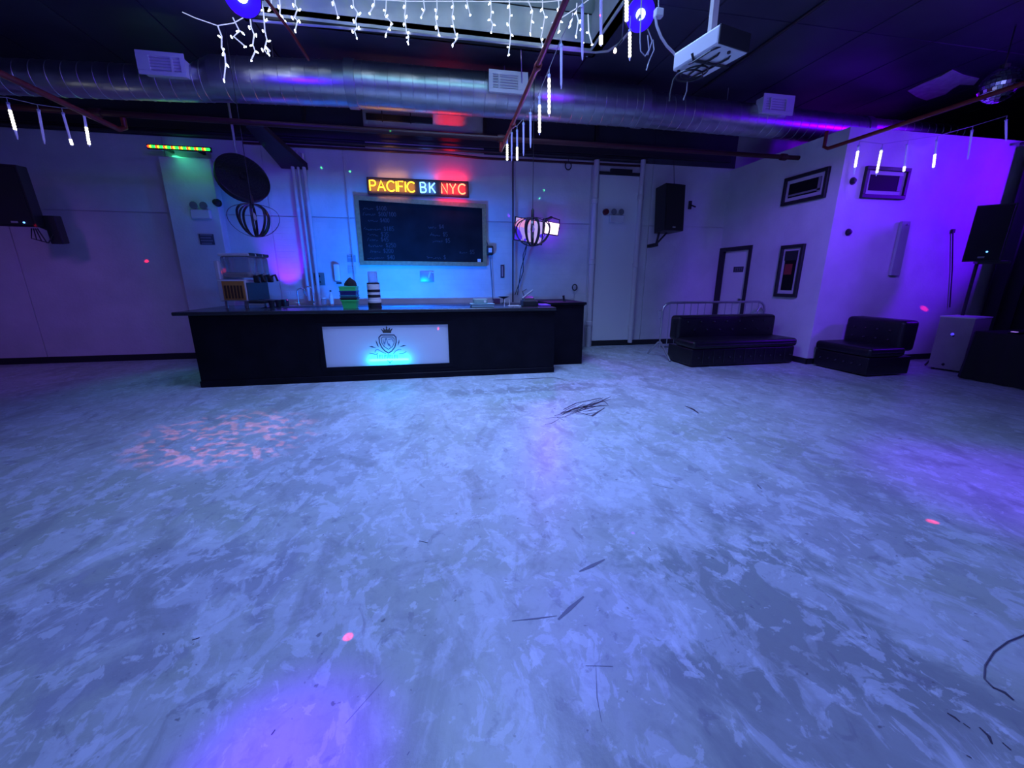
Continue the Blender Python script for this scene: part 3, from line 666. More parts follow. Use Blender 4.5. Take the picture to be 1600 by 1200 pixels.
MB().tube([(q.x - .06, 6.3, 1.14), (q.x - .09, 6.3, 1.22), (q.x - .02, 6.3, 1.26)], .006, 6).build('cord', M_DWIRE, rg)
q = PY(787, 463, 7.85)
pl = thing('serving_bowl', (q.x, 7.85, .951), 'dark shallow bowl on a stem on the back counter below the television', 'bowl')
MB().lathe([(.06, 0), (.012, .02), (.012, .09), (.11, .13), (.105, .132), (.0, .10)], (q.x, 7.85, .951), 20).build('bowl_body', M_PLAST, pl, smooth=True)
q = PY(862, 474, 6.22)
vt = thing('bar_mat', (q.x, 6.22, 1.0), 'violet rubber mat lying on the right end of the bar', 'mat')
MB().box(q.x - .22, min(q.x + .22, 1.78), 6.1, 6.42, 1.0, 1.025, .008).build('mat_sheet', mat('violet_rubber', (.22, .08, .6), .4), vt)
q = PY(883, 470, 6.6)
bt = thing('tap_handle', (q.x, 6.7, 1.04), 'thin dark tap handle standing on the side counter', 'handle')
MB().tube([(q.x + .02, 6.7, 1.04), (q.x, 6.7, 1.14)], [.014, .02], 10).build('grip', M_PLAST, bt)
MB().lathe([(.03, 0), (.03, .012), (.014, .02)], (q.x + .02, 6.7, 1.04), 12).build('foot', M_PLAST, bt)

# ================================================================== ON THE BACK WALL
WF = WY - .02
# neon sign
c = [PY(x, y, 8.1) for x, y in [(574, 280), (731, 283), (731, 307), (576, 303)]]
sx0, sx1, sz0, sz1 = c[0].x, c[1].x, (c[2].z + c[3].z) / 2, (c[0].z + c[1].z) / 2
sg = thing('neon_sign', ((sx0 + sx1) / 2, 8.08, sz0), 'neon letters PACIFIC BK NYC in yellow, blue and red on a dark board', 'sign')
MB().box(sx0, sx1, 8.09, 8.12, sz0, sz1, .004).build('back_board', mat('sign_board', (.05, .045, .05), .35), sg)
MB().box(sx0 - .01, sx1 + .01, 8.08, 8.125, sz1, sz1 + .012).box(sx0 - .01, sx1 + .01, 8.08, 8.125, sz0 - .012, sz0).box(sx0 - .012, sx0, 8.08, 8.125, sz0, sz1).box(sx1, sx1 + .012, 8.08, 8.125, sz0, sz1).build('board_edge', M_PLAST, sg)
def ar(cx, cy, rx, ry, a0, a1, n=10): return [(cx + rx * math.cos(R(a0 + (a1 - a0) * i / n)), cy + ry * math.sin(R(a0 + (a1 - a0) * i / n))) for i in range(n + 1)]
GL = {'P': [[(0, 0), (0, 1), (.35, 1)] + ar(.38, .74, .27, .26, 90, -90, 8) + [(0, .48)]], 'A': [[(0, 0), (.42, 1), (.84, 0)], [(.17, .35), (.67, .35)]],
      'C': [ar(.48, .5, .48, .5, 45, 315, 14)], 'I': [[(0, 0), (0, 1)]], 'F': [[(0, 0), (0, 1), (.6, 1)], [(0, .52), (.5, .52)]],
      'B': [[(0, 0), (0, 1), (.32, 1)] + ar(.34, .76, .24, .24, 90, -90, 6) + [(0, .52)], [(.3, .52)] + ar(.36, .26, .28, .26, 90, -90, 6) + [(0, 0)]],
      'K': [[(0, 0), (0, 1)], [(.62, 1), (.02, .42)], [(.2, .58), (.66, 0)]], 'N': [[(0, 0), (0, 1), (.66, 0), (.66, 1)]],
      'Y': [[(0, 1), (.36, .48), (.72, 1)], [(.36, .48), (.36, 0)]]}
WDT = {'P': .65, 'A': .84, 'C': .84, 'I': 0, 'F': .6, 'B': .64, 'K': .66, 'N': .66, 'Y': .72}
NEON = {'y': emis('neon_yellow', (1, .42, .02), 4.5), 'b': emis('neon_blue', (.12, .36, 1), 5), 'r': emis('neon_red', (1, .10, .05), 8)}
HALO = {'y': (1, .35, .02), 'b': (.1, .3, 1), 'r': (1, .02, .02)}
def word(txt, pxa, pxb, k):
    xa, xb = PY(pxa, 292, 8.07).x, PY(pxb, 294, 8.07).x
    h = (sz1 - sz0) * .66; zb = sz0 + (sz1 - sz0) * .17
    tot = sum(WDT[c] for c in txt); gap = (xb - xa - tot * h * .92) / (len(txt) - 1); x = xa
    for c in txt:
        b = MB()
        for st in GL[c]: b.tube([(x + px * h * .92, 8.065, zb + pz * h) for px, pz in st], .0115, 8)
        b.build('letter', NEON[k], sg, smooth=True); x += WDT[c] * h * .92 + gap
    lamp('neon_glow', 'AREA', ((xa + xb) / 2, 8.055, zb + h / 2), HALO[k], {'y': 3.0, 'b': 1.2, 'r': 5}[k], ((xa + xb) / 2, 8.3, zb + h / 2), xb - xa, h)
word('PACIFIC', 578, 648, 'y'); word('BK', 657, 680, 'b'); word('NYC', 690, 727, 'r')
for pxn, colr, pw in ((706, (1, .01, .02), 60), (668, (.1, .25, 1), 14), (612, (1, .42, .12), 12)):
    xa = PY(pxn, 275, 8.0).x
    lamp('neon_glow', 'SPOT', (xa, 7.78, sz1 - .03), colr, pw * 2.2, (xa, 8.18, 4.12), .06, spot=30, blend=.7)
    lamp('neon_glow', 'AREA', (xa, 8.10, sz1 + .03), colr, pw * .035, (xa, 8.16, sz1 + .3), .5, .03)
    lamp('neon_glow', 'AREA', (xa, 8.09, sz0 - .02), colr, pw * .02, (xa, 8.12, sz0 - .3), .5, .03)
# chalkboard
c = [PY(x, y, 8.13) for x, y in [(551, 305), (757, 319), (763, 416), (564, 414)]]
cb = thing('chalkboard', ((c[0].x + c[1].x) / 2, 8.13, c[3].z), 'large wood framed chalkboard menu hung on the wall behind the bar', 'chalkboard')
fw = .075
def lerp(a, b, t): return a + (b - a) * t
bx0, bx1 = (c[0].x + c[3].x) / 2, (c[1].x + c[2].x) / 2
zl0, zl1, zr0, zr1 = c[3].z, c[0].z, c[2].z, c[1].z
def slab(poly, y0, y1, nm, m): return MB().prism(poly, y0, y1).build(nm, m, cb)
slab([(bx0 + .03, zl0 + .03), (bx1 - .03, zr0 + .03), (bx1 - .03, zr1 - .03), (bx0 + .03, zl1 - .03)], 8.14, 8.17, 'slate', M_SLATE)
slab([(bx0, zl1 - fw), (bx1, zr1 - fw), (bx1, zr1), (bx0, zl1)], 8.12, 8.17, 'frame_rail', M_WOOD); slab([(bx0, zl0), (bx1, zr0), (bx1, zr0 + fw), (bx0, zl0 + fw)], 8.12, 8.17, 'frame_rail', M_WOOD)
slab([(bx0, zl0 + fw), (bx0 + fw, zl0 + fw), (bx0 + fw, zl1 - fw), (bx0, zl1 - fw)], 8.12, 8.17, 'frame_stile', M_WOOD); slab([(bx1 - fw, zr0 + fw), (bx1, zr0 + fw), (bx1, zr1 - fw), (bx1 - fw, zr1 - fw)], 8.12, 8.17, 'frame_stile', M_WOOD)
DG = {'0': [ar(.25, .5, .25, .5, 0, 360, 10)], '1': [[(.1, .8), (.25, 1), (.25, 0)]], '2': [ar(.25, .75, .25, .25, 160, -30, 6) + [(0, 0), (.5, 0)]], '4': [[(.4, 0), (.4, 1), (0, .35), (.5, .35)]],
      '5': [[(.5, 1), (.05, 1), (.03, .58)] + ar(.23, .3, .27, .3, 100, -140, 7)], '8': [ar(.25, .75, .2, .25, -90, 270, 8), ar(.25, .26, .25, .26, 90, 450, 8)],
      '3': [ar(.22, .75, .25, .25, 140, -90, 6) + ar(.22, .26, .27, .26, 90, -140, 6)], '6': [ar(.25, .3, .25, .3, 130, 490, 10), [(.08, .45), (.15, .8), (.4, 1)]],
      '$': [ar(.25, .72, .24, .2, 30, 270, 6) + ar(.25, .3, .24, .22, 90, -150, 6), [(.25, 1.08), (.25, -.08)]], '/': [[(0, -.1), (.35, 1.1)]]}
def chalk_line(pxl, py, wordlen, price, h=.062):
    p = PY(pxl, py, 8.135); x, z = p.x, p.z - h / 2; b = MB()
    for i in range(wordlen):                                # faded scrawl: too worn in the photo to read
        pts = [(x + k * h * .16, z + random.uniform(0, .55 if i else 1) * h) for k in range(4)]; b.ribbon(pts, .007, 8.139, .002); x += h * .62
    b.build('chalk_word', M_CHALK, cb); b = MB(); x += h * .8
    for ch in price:
        for st in DG[ch]: b.ribbon([(x + a * h * 1.1, z + q * h * 1.15) for a, q in st], .009, 8.139, .002)
        x += h * .75
    b.build('chalk_price', M_CHALK, cb)
for row in [(567, 325, 5, '$100', .06), (567, 334, 6, '$60/100', .06), (575, 344, 5, '$400', .055), (568, 357, 8, '$185'), (574, 366, 5, '$35'), (574, 374, 5, '$45'), (575, 383, 7, '$250'), (578, 392, 5, '$200'), (574, 402, 8, '$40'),
            (669, 354, 4, '$4'), (672, 366, 5, '$5'), (676, 376, 5, '$5'), (667, 402, 7, '$'), (718, 394, 4, '$5')]: chalk_line(*row)
p = PY(749, 408, 8.135)
MB().box(p.x - .035, p.x + .03, 8.134, 8.139, p.z - .04, p.z + .04).build('price_tag', M_WHITE, cb)
# television with moving picture, violet floodlight beside it
m = bpy.data.materials.new('tv_picture'); m.use_nodes = True; t = m.node_tree; pb = t.nodes['Principled BSDF']
tc = nn(t, 'ShaderNodeTexCoord'); vo = nn(t, 'ShaderNodeTexVoronoi'); vo.inputs['Scale'].default_value = 7
no = nn(t, 'ShaderNodeTexNoise'); no.inputs['Scale'].default_value = 5; ad = nn(t, 'ShaderNodeMix', data_type='RGBA'); ad.inputs[0].default_value = .25
t.links.new(tc.outputs['Object'], no.inputs['Vector']); t.links.new(tc.outputs['Object'], ad.inputs[6]); t.links.new(no.outputs['Color'], ad.inputs[7]); t.links.new(ad.outputs[2], vo.inputs['Vector'])
sep = nn(t, 'ShaderNodeSeparateColor'); t.links.new(vo.outputs['Color'], sep.inputs[0])
rp = nn(t, 'ShaderNodeValToRGB'); rp.color_ramp.interpolation = 'CONSTANT'
for i, (ps, cc) in enumerate([(0, (.42, .3, 1)), (.34, (.07, .02, 1)), (.52, (.55, .42, 1)), (.84, (.03, .02, .3)), (.965, (.9, .35, .75))]):
    e = rp.color_ramp.elements[i] if i < 2 else rp.color_ramp.elements.new(ps)
    e.position = ps; e.color = (*cc, 1)
t.links.new(sep.outputs[0], rp.inputs[0]); t.links.new(rp.outputs[0], pb.inputs['Emission Color']); pb.inputs['Emission Strength'].default_value = .85; pb.inputs['Base Color'].default_value = (.02, .02, .02, 1)
c = [PY(x, y, 7.85) for x, y in [(806, 339), (849, 347), (846, 382), (803, 374)]]
tv = thing('television', ((c[0].x + c[1].x) / 2, 7.87, c[3].z), 'wall television showing a bright violet and white picture', 'television')
def quad3(o, cs, m, d0, d1, nm): return MB().hexa([p + Vector((0, d1, 0)) for p in cs], [p + Vector((0, d0, 0)) for p in cs]).build(nm, m, o)
cen = sum(c, Vector()) / 4
quad3(tv, [cen + (p - cen) * 1.05 for p in c], M_PLAST, .004, .05, 'casing')
quad3(tv, [cen + (p - cen) * .97 for p in c], m, 0, .004, 'screen')
MB().box(cen.x - .03, cen.x + .03, 7.9, 8.17, cen.z - .05, cen.z + .05).build('wall_bracket', M_PLAST, tv)
for px, py, n in ((822, 395, 0), (818, 399, 1)):
    p = PY(px, py, 8.0)
    MB().tube([(cen.x + .02 * n, 7.95, c[3].z + .02), (p.x, 8.05, p.z), (p.x - .08 + .1 * n, 8.1, p.z - .3), (p.x - .15, 8.1, 1.1)], .008, 6).build('cable', M_DWIRE, tv, smooth=True)
c = [PY(x, y, 7.75) for x, y in [(853, 346), (874, 350), (871, 367), (851, 364)]]; cen = sum(c, Vector()) / 4
ff = thing('floodlight', (cen.x, 7.78, cen.z - .2), 'square violet floodlight shining beside the television', 'light')
quad3(ff, [cen + (p - cen) * 1.14 for p in c], M_PLAST, .012, .07, 'housing')
quad3(ff, c, emis('violet_flood_face', (1, .62, 1.0), 3.2), 0, .012, 'lens')
MB().tube([cen + Vector((-.16, .05, 0)), cen + Vector((-.16, .05, .16)), cen + Vector((0, .05, .2)), cen + Vector((.16, .05, .16)), cen + Vector((.16, .05, 0))], .012, 6).build('yoke', M_PLAST, ff)
MB().box(cen.x - .02, cen.x + .02, 7.8, WF, cen.z + .18, cen.z + .22).build('arm', M_PLAST, ff)
lamp('flood_beam', 'SPOT', tuple(cen + Vector((0, -.03, 0))), (.32, .04, 1), 150, (cen.x - .6, 2.5, .0), .12, spot=120, blend=.9)
lamp('flood_halo', 'POINT', tuple(cen + Vector((.05, .16, 0))), (.2, .0, 1), 3.2, size=.1)
# fan
fc = PY(380, 277, 7.72)
fan = thing('wall_fan', tuple(fc), 'large black caged wall fan above the drink machine', 'fan', rot=(R(-20), 0, R(40)))
FR = .375
MB().tube([Vector((FR * math.cos(q), 0, FR * math.sin(q))) for q in [2 * PI * i / 40 for i in range(40)]], .014, 8, closed=True).build('cage_rim', M_PLAST, fan, False, smooth=True)
b = MB()
for k in range(1, 9):
    r = FR * k / 9; y = -.10 * (1 - (k / 9) ** 2)
    b.tube([Vector((r * math.cos(q), y, r * math.sin(q))) for q in [2 * PI * i / 32 for i in range(32)]], .0035, 4, closed=True)
for i in range(36):
    q = 2 * PI * i / 36; b.tube([(.05 * math.cos(q), -.10, .05 * math.sin(q)), (FR * .6 * math.cos(q), -.065, FR * .6 * math.sin(q)), (FR * math.cos(q), 0, FR * math.sin(q))], .003, 4)
b.build('cage_wires', M_PLAST, fan, False)
MB().lathe([(FR, .0), (FR, .10), (FR * .93, .13), (FR * .4, .16), (.12, .2), (0, .2)], (0, 0, 0), 36, 'y').build('rear_shroud', mat('fan_shroud', (.03, .03, .04), .6), fan, False, smooth=True)
hub = MB().lathe([(0, -.07), (.05, -.065), (.06, -.03), (.06, .05)], (0, 0, 0), 20, 'y').build('hub', M_PLAST, fan, False, smooth=True)
for k in range(3):
    b = MB(); n = 8; vs = []
    for i in range(n + 1):
        r = .05 + (FR - .10) * i / n; wdt = .06 + .10 * math.sin(PI * min(1, .15 + i / n * .85))
        for s in (-1, 1): vs.append((r, s * .02 * 1.0 + .02, s * wdt / 1.2))
    b.add(vs, [(2 * i, 2 * i + 1, 2 * i + 3, 2 * i + 2) for i in range(n)])
    b.xf(Matrix.Rotation(2 * PI * k / 3 + .4, 4, 'Y')).build('blade', mat('fan_blade', (.05, .05, .06), .35), fan, False)
p = PY(362, 228, 7.9)
MB().tube([fc + Vector((-.05, .12, .1)), fc + Vector((-.10, .14, .25)), (fc.x - .10, fc.y + .14, CZ)], .018, 8).xf(fan.matrix_basis.inverted() if False else (Matrix.Translation(fc) @ fan.rotation_euler.to_matrix().to_4x4()).inverted()).build('drop_rod', M_OFFW, fan, False)
# orb pendant lamps made of interlaced ribbons
def orb(px, py, Y, label, r):
    p = PY(px, py, Y)
    o = thing('orb_pendant', tuple(p), label, 'pendant lamp', 'ribbon orb pendants over the bar')
    for k in range(6):
        b = MB(); n = 28; vs = []; a = PI * k / 6 + .25
        e = r * (1.28 if k % 2 == 0 else .85)
        for i in range(n):
            q = 2 * PI * i / n
            base = Vector((e * math.cos(q), 0, .88 * r * math.sin(q) + .10 * r * math.cos(2 * q)))
            rad = base.normalized()
            for yy, rr in ((-.016, 0), (.016, 0), (.016, -.006), (-.016, -.006)): vs.append(base + rad * rr + Vector((0, yy, 0)))
        b.add(vs, [(4 * i + j, 4 * i + (j + 1) % 4, 4 * ((i + 1) % n) + (j + 1) % 4, 4 * ((i + 1) % n) + j) for i in range(n) for j in range(4)])
        b.xf(Matrix.Rotation(a, 4, 'Z')).build('ribbon', mat('orb_ribbon', (.05, .045, .06), .3, .3), o, False, smooth=True)
    MB().lathe([(.02, -.06), (.025, 0), (.022, .10), (.01, .12)], (0, 0, r * .8), 12).build('socket', M_PLAST, o, False, smooth=True)
    MB().tube([(0, 0, r * .9), (0, 0, CZ - p.z)], .005, 6).build('cord', M_DWIRE, o, False)
    MB().lathe([(0, -.05), (.03, -.03), (.035, .0), (.02, .05), (0, .07)], (0, 0, .02), 14).build('bulb', mat('unlit_bulb', (.75, .75, .78), .2), o, False, smooth=True)
orb(397, 342, 6.6, 'dark ribbon orb pendant hanging just under the wall fan', .25)
orb(832, 360, 6.6, 'dark ribbon orb pendant hanging in front of the television', .25)
# LED strip bar (red, green, yellow)
a, b2 = PY(228, 228, 7.9), PY(328, 228, 7.9)
ls = thing('led_strip_bar', ((a.x + b2.x) / 2, 7.9, a.z), 'long LED bar of red, green and yellow lamps high on the left wall', 'light')
MB().box(a.x, b2.x, 7.91, 7.95, a.z - .035, a.z + .035, .005).build('housing', M_PLAST, ls)
for q_ in (a.x + .2, b2.x - .24): MB().box(q_, q_ + .04, 7.95, WF, a.z - .02, a.z + .02).build('bracket', M_PLAST, ls)
EM = [emis('led_red', (1, .05, .01), 3), emis('led_green', (.03, 1, .08), 2.5), emis('led_lime', (.55, 1, .02), 2.5), emis('led_green2', (.02, 1, .12), 2.2)]
for i in range(32):
    x = a.x + .03 + i * (b2.x - a.x - .06) / 31
    MB().lathe([(.022, 0), (.016, -.012), (0, -.016)], (x, 7.91, a.z), 8, 'y').build('lamp_bead', EM[(0, 2, 1, 3)[i % 4]], ls)
lamp('led_bar_green', 'AREA', ((a.x + b2.x) / 2, 7.86, a.z - .05), (.06, 1, .40), 1.3, ((a.x + b2.x) / 2 + .2, 8.0, 2.0), 1.0, .06, spread=150)
lamp('led_bar_spill', 'SPOT', ((a.x + b2.x) / 2, 7.8, a.z - .1), (.05, 1, .35), 22, (-3.9, 6.4, 0), .1, spot=36, blend=1)
# small wall fittings
def fit(name, px, py, Y, w, h, d, m, label, cat, bev=.006, part='plate', extra=None):
    p = PY(px, py, Y); o = thing(name, (p.x, Y + d, p.z), label, cat)
    MB().box(p.x - w / 2, p.x + w / 2, Y, Y + d, p.z - h / 2, p.z + h / 2, bev, 2).build(part, m, o, smooth=True)
    if extra: extra(o, p, Y)
    return o
def soap(o, p, Y): MB().box(p.x - .02, p.x + .07, Y - .03, Y + .02, p.z - .2, p.z - .17, .006).build('push_lever', M_PLAST, o)
fit('soap_dispenser', 526, 426, 8.06, .10, .30, .12, M_WHITE, 'white soap dispenser on the cyan wall left of the chalkboard', 'dispenser', .02, 'case', soap)
def ott(o, p, Y):
    for s in (-1, 1): MB().box(p.x - .02, p.x + .02, Y - .003, Y, p.z + s * .05 - .018, p.z + s * .05 + .018).build('socket', M_PLAST, o)
fit('outlet_plate', 499, 436, 8.16, .18, .22, .02, mat('grey_green_plate', (.12, .17, .16), .5), 'rounded grey plate on the cyan wall above the faucets', 'outlet', .008, 'plate', ott)
def note(n):
    def f(o, p, Y):
        for k in range(n): MB().box(p.x - .06, p.x + .05 - .02 * (k % 2), Y - .002, Y, p.z + .06 - k * .045 - .008, p.z + .06 - k * .045 + .008).build('text_line', M_GCABLE, o)
    return f
fit('paper_notice', 549, 404, 8.165, .15, .12, .01, mat('notice_blue', (.25, .3, .38), .7), 'small printed notice beside the lower left chalkboard corner', 'notice', .001, 'sheet', note(2))
fit('paper_notice', 550, 421, 8.165, .14, .14, .01, mat('notice_pale', (.5, .55, .62), .7), 'pale notice sheet below the small printed notice', 'notice', .001, 'sheet', note(3))
def tapx(o, p, Y):
    MB().tube([(p.x + .03, Y - .01, p.z - .03), (p.x + .07, Y - .012, p.z + .09)], .018, 8).build('bottle_opener', M_WHITE, o)
    MB().tube([(p.x + .06, Y - .012, p.z + .09), (p.x + .13, Y - .012, p.z + .07)], .010, 8).build('opener_arm', M_WHITE, o)
fit('opener_plate', 667, 432, 8.16, .26, .2, .02, mat('grey_metal_plate', (.4, .42, .45), .4, .5), 'grey plate with a white opener under the middle of the chalkboard', 'plate', .004, 'plate', tapx)
def th(o, p, Y): MB().box(p.x - .012, p.x + .012, Y - .004, Y, p.z - .1, p.z + .1).build('scale_tube', mat('pale_red', (.5, .3, .32), .5), o)
fit('thermometer', 785, 424, 8.16, .07, .25, .02, mat('dark_plate', (.06, .03, .08), .5), 'narrow dark thermometer on the wall right of the chalkboard', 'thermometer', .004, 'plate', th)
def tm(o, p, Y):
    MB().box(p.x - .035, p.x + .035, Y - .006, Y, p.z - .04, p.z + .04, .004).build('dial', M_WHITE, o)
    MB().tube([(p.x - .04, Y + .04, p.z + .1), (p.x - .1, Y + .06, p.z + .25), (p.x - .12, Y + .06, p.z + .6)], .008, 6).build('cable', M_DWIRE, o)
    MB().tube([(p.x, Y + .05, p.z - .1), (p.x + .05, Y + .06, 1.0)], .007, 6).build('drop_cable', M_DWIRE, o)
fit('timer_unit', 766, 391, 8.08, .13, .18, .1, M_PLAST, 'black timer unit with a white dial beside the chalkboard frame', 'timer', .03, 'case', tm)
def ring(o, p, Y): pass
p = PY(898, 449, 8.13); o = thing('cable_hook', tuple(p), 'small ring hook with a dangling cord on the wall by the side counter', 'hook')
MB().tube([(p.x + .05 * math.cos(q), 8.13, p.z + .06 * math.sin(q)) for q in [2 * PI * i / 16 for i in range(16)]], .012, 8, closed=True).build('ring', M_DWIRE, o, smooth=True)
MB().tube([(p.x, 8.14, p.z - .06), (p.x, 8.15, p.z - .22), (p.x - .2, 8.15, max(p.z - .28, .97)), (p.x - .4, 8.12, max(p.z - .27, .98))], .006, 6).build('cord', M_GCABLE, o, smooth=True)
p = PY(888, 259, 8.1); o = thing('hanging_ring', tuple(p), 'small dark ring hanging below the beam left of the stout pipes', 'ring')
MB().tube([(p.x + .06 * math.cos(q), 8.1, p.z + .07 * math.sin(q)) for q in [2 * PI * i / 16 for i in range(16)]], .011, 8, closed=True).build('hoop', M_DKSTEEL, o, smooth=True)
MB().tube([(p.x, 8.1, p.z + .07), (p.x, 8.1, 3.64)], .006, 6).build('hanger', M_DKSTEEL, o)
# emergency lights
def emerg(px, py, Y, label, w):
    p = PY(px, py, Y); o = thing('emergency_light', (p.x, Y + .08, p.z), label, 'emergency light')
    MB().box(p.x - w / 2, p.x + w / 2, Y, Y + .08, p.z - .14, p.z, .01).build('battery_box', M_OFFW, o)
    for s in (-1, 1):
        MB().lathe([(.03, .05), (.06, -.02), (.055, -.03), (0, -.03)], (p.x + s * w * .26, Y + .02, p.z + .06), 14, 'y').build('lamp_head', mat('lamp_head_grey', (.16, .16, .18), .4), o, smooth=True)
    return o
emerg(311, 327, WY - .31, 'twin head emergency light on the pilaster left of the fan', .28)
e = emerg(965, 336, 8.05, 'twin head emergency light on the white sheet between the pipes', .3)
p = PY(947, 331, 8.08); o = thing('alarm_bell', tuple(p), 'small dark red alarm bell left of the emergency light on the white sheet', 'alarm')
MB().lathe([(.0, -.05), (.045, -.045), (.06, -.01), (.06, .05)], p, 18, 'y').build('gong', mat('dark_red_alarm', (.12, .01, .02), .35), o, smooth=True)
MB().box(p.x - .07, p.x + .07, 8.12, 8.14, p.z - .07, p.z + .07, .004).build('back_plate', M_OFFW, o)
p = PY(337, 316, WY - .30); o = thing('security_camera', tuple(p), 'round black camera beside the emergency light on the pilaster', 'camera')
MB().lathe([(0, -.04), (.04, -.03), (.05, 0), (.05, .05)], p, 16, 'y').build('dome', M_PLAST, o, smooth=True)
MB().lathe([(.06, .05), (.06, .08)], p, 16, 'y').build('mount', M_PLAST, o, smooth=True)
def lines(o, p, Y):
    for k in range(4): MB().box(p.x - .09, p.x + .09 - .02 * (k % 2), Y - .002, Y, p.z + .07 - k * .045 - .012, p.z + .07 - k * .045 + .012).build('text_line', mat('faint_print', (.2, .2, .26), .6), o)
fit('notice_sign', 323, 374, WY - .235, .22, .17, .012, mat('dark_notice', (.07, .07, .1), .5), 'small dark notice sign on the pilaster above the drink machine', 'sign', .002, 'plate', lines)

# ================================================================== SPEAKERS
def speaker_box(o, w, h, d, led=None, world=False):
    sq = lambda z, a: [(-w / 2 * a, d / 2, z), (-w / 2, -d / 2, z), (w / 2, -d / 2, z), (w / 2 * a, d / 2, z)]
    MB().hexa(sq(0, .75), sq(h, .75)).build('cabinet', M_PLAST, o, False)
    MB().box(-w / 2 + .015, w / 2 - .015, -d / 2 - .018, -d / 2 - .001, .02, h - .02, .012, 2).build('grille', M_GRILLE, o, False)
    MB().box(-.05, .02, -d / 2 - .022, -d / 2 - .018, .05, .075).build('badge', mat('badge_grey', (.35, .35, .4), .3), o, False)
    if led: MB().lathe([(0, -.008), (.012, -.004), (.012, 0)], (led[0], -d / 2 - .018, led[1]), 8, 'y').build('power_led', emis('speaker_led', (.1, .3, 1), 4), o, False)
p = PY(1047, 362, 7.75)
sp = thing('wall_speaker', (p.x, 7.85, p.z), 'black loudspeaker bracketed on the back wall right of the white pipes', 'speaker', rot=(R(-4), 0, R(10)))
speaker_box(sp, .47, .86, .36)
MB().tube([(-.16, .05, 0), (-.18, .10, -.22)], .022, 8).build('bracket_strut', M_PLAST, sp, False); MB().tube([(.03, .05, 0), (-.18, .10, -.22)], .018, 8).build('bracket_strut', M_PLAST, sp, False)
MB().box(-.22, -.13, .1, .33, -.26, -.2).build('wall_plate', M_PLAST, sp, False)
MB().tube([(.12, 0, .86), (.12, .05, 1.4)], .006, 6).build('cable', M_DWIRE, sp, False)
p = PY(41, 354, 7.45)
sp = thing('wall_speaker', (p.x, 7.45, p.z), 'black loudspeaker tilted on a bracket high on the far left wall', 'speaker', rot=(R(7), 0, R(14)))
speaker_box(sp, .38, .80, .36, (.08, .06))
MB().tube([(.05, .1, .05), (.25, .25, -.1)], .03, 8).build('bracket_strut', M_PLAST, sp, False)
MB().box(.16, .30, .10, .30, -.24, .16, .01).build('wall_plate', M_PLAST, sp, False)
b = MB()
for k in range(4): b.tube([(.05 + .02 * k, .0, -.02), (.02 + .05 * k, -.02, -.16 - .02 * k), (.16, .05, -.22), (.22, .1, -.1)], .008, 6)
b.build('cable_coil', M_DWIRE, sp, False)
p = PY(1529, 408, 5.0)
sp = thing('stand_speaker', (p.x, 5.0, p.z), 'black loudspeaker on a pole against the violet wall', 'speaker', rot=(R(4), 0, R(-50)))
speaker_box(sp, .40, .80, .30, (.03, .14))
MB().box(-.03, .30, -.15, .15, -.04, 0, .005).build('base_plate', M_PLAST, sp, False)
sd = thing('speaker_stand', (p.x, 5.0, 0), 'black pole stand under the loudspeaker by the violet wall', 'stand')
MB().tube([(p.x - .02, 5.0, .1), (p.x - .02, 5.0, p.z - .04)], .022, 10).build('pole', M_PLAST, sd)
for q in (30, 150, 270):
    MB().tube([(p.x - .02, 5.0, .55), (p.x - .02 + .30 * math.cos(R(q)), 5.0 + .30 * math.sin(R(q)), .012)], .014, 8).build('leg', M_PLAST, sd)
MB().lathe([(.04, -.04), (.045, 0), (.04, .05)], (p.x - .02, 5.0, .55), 12).build('collar', M_PLAST, sd, smooth=True)

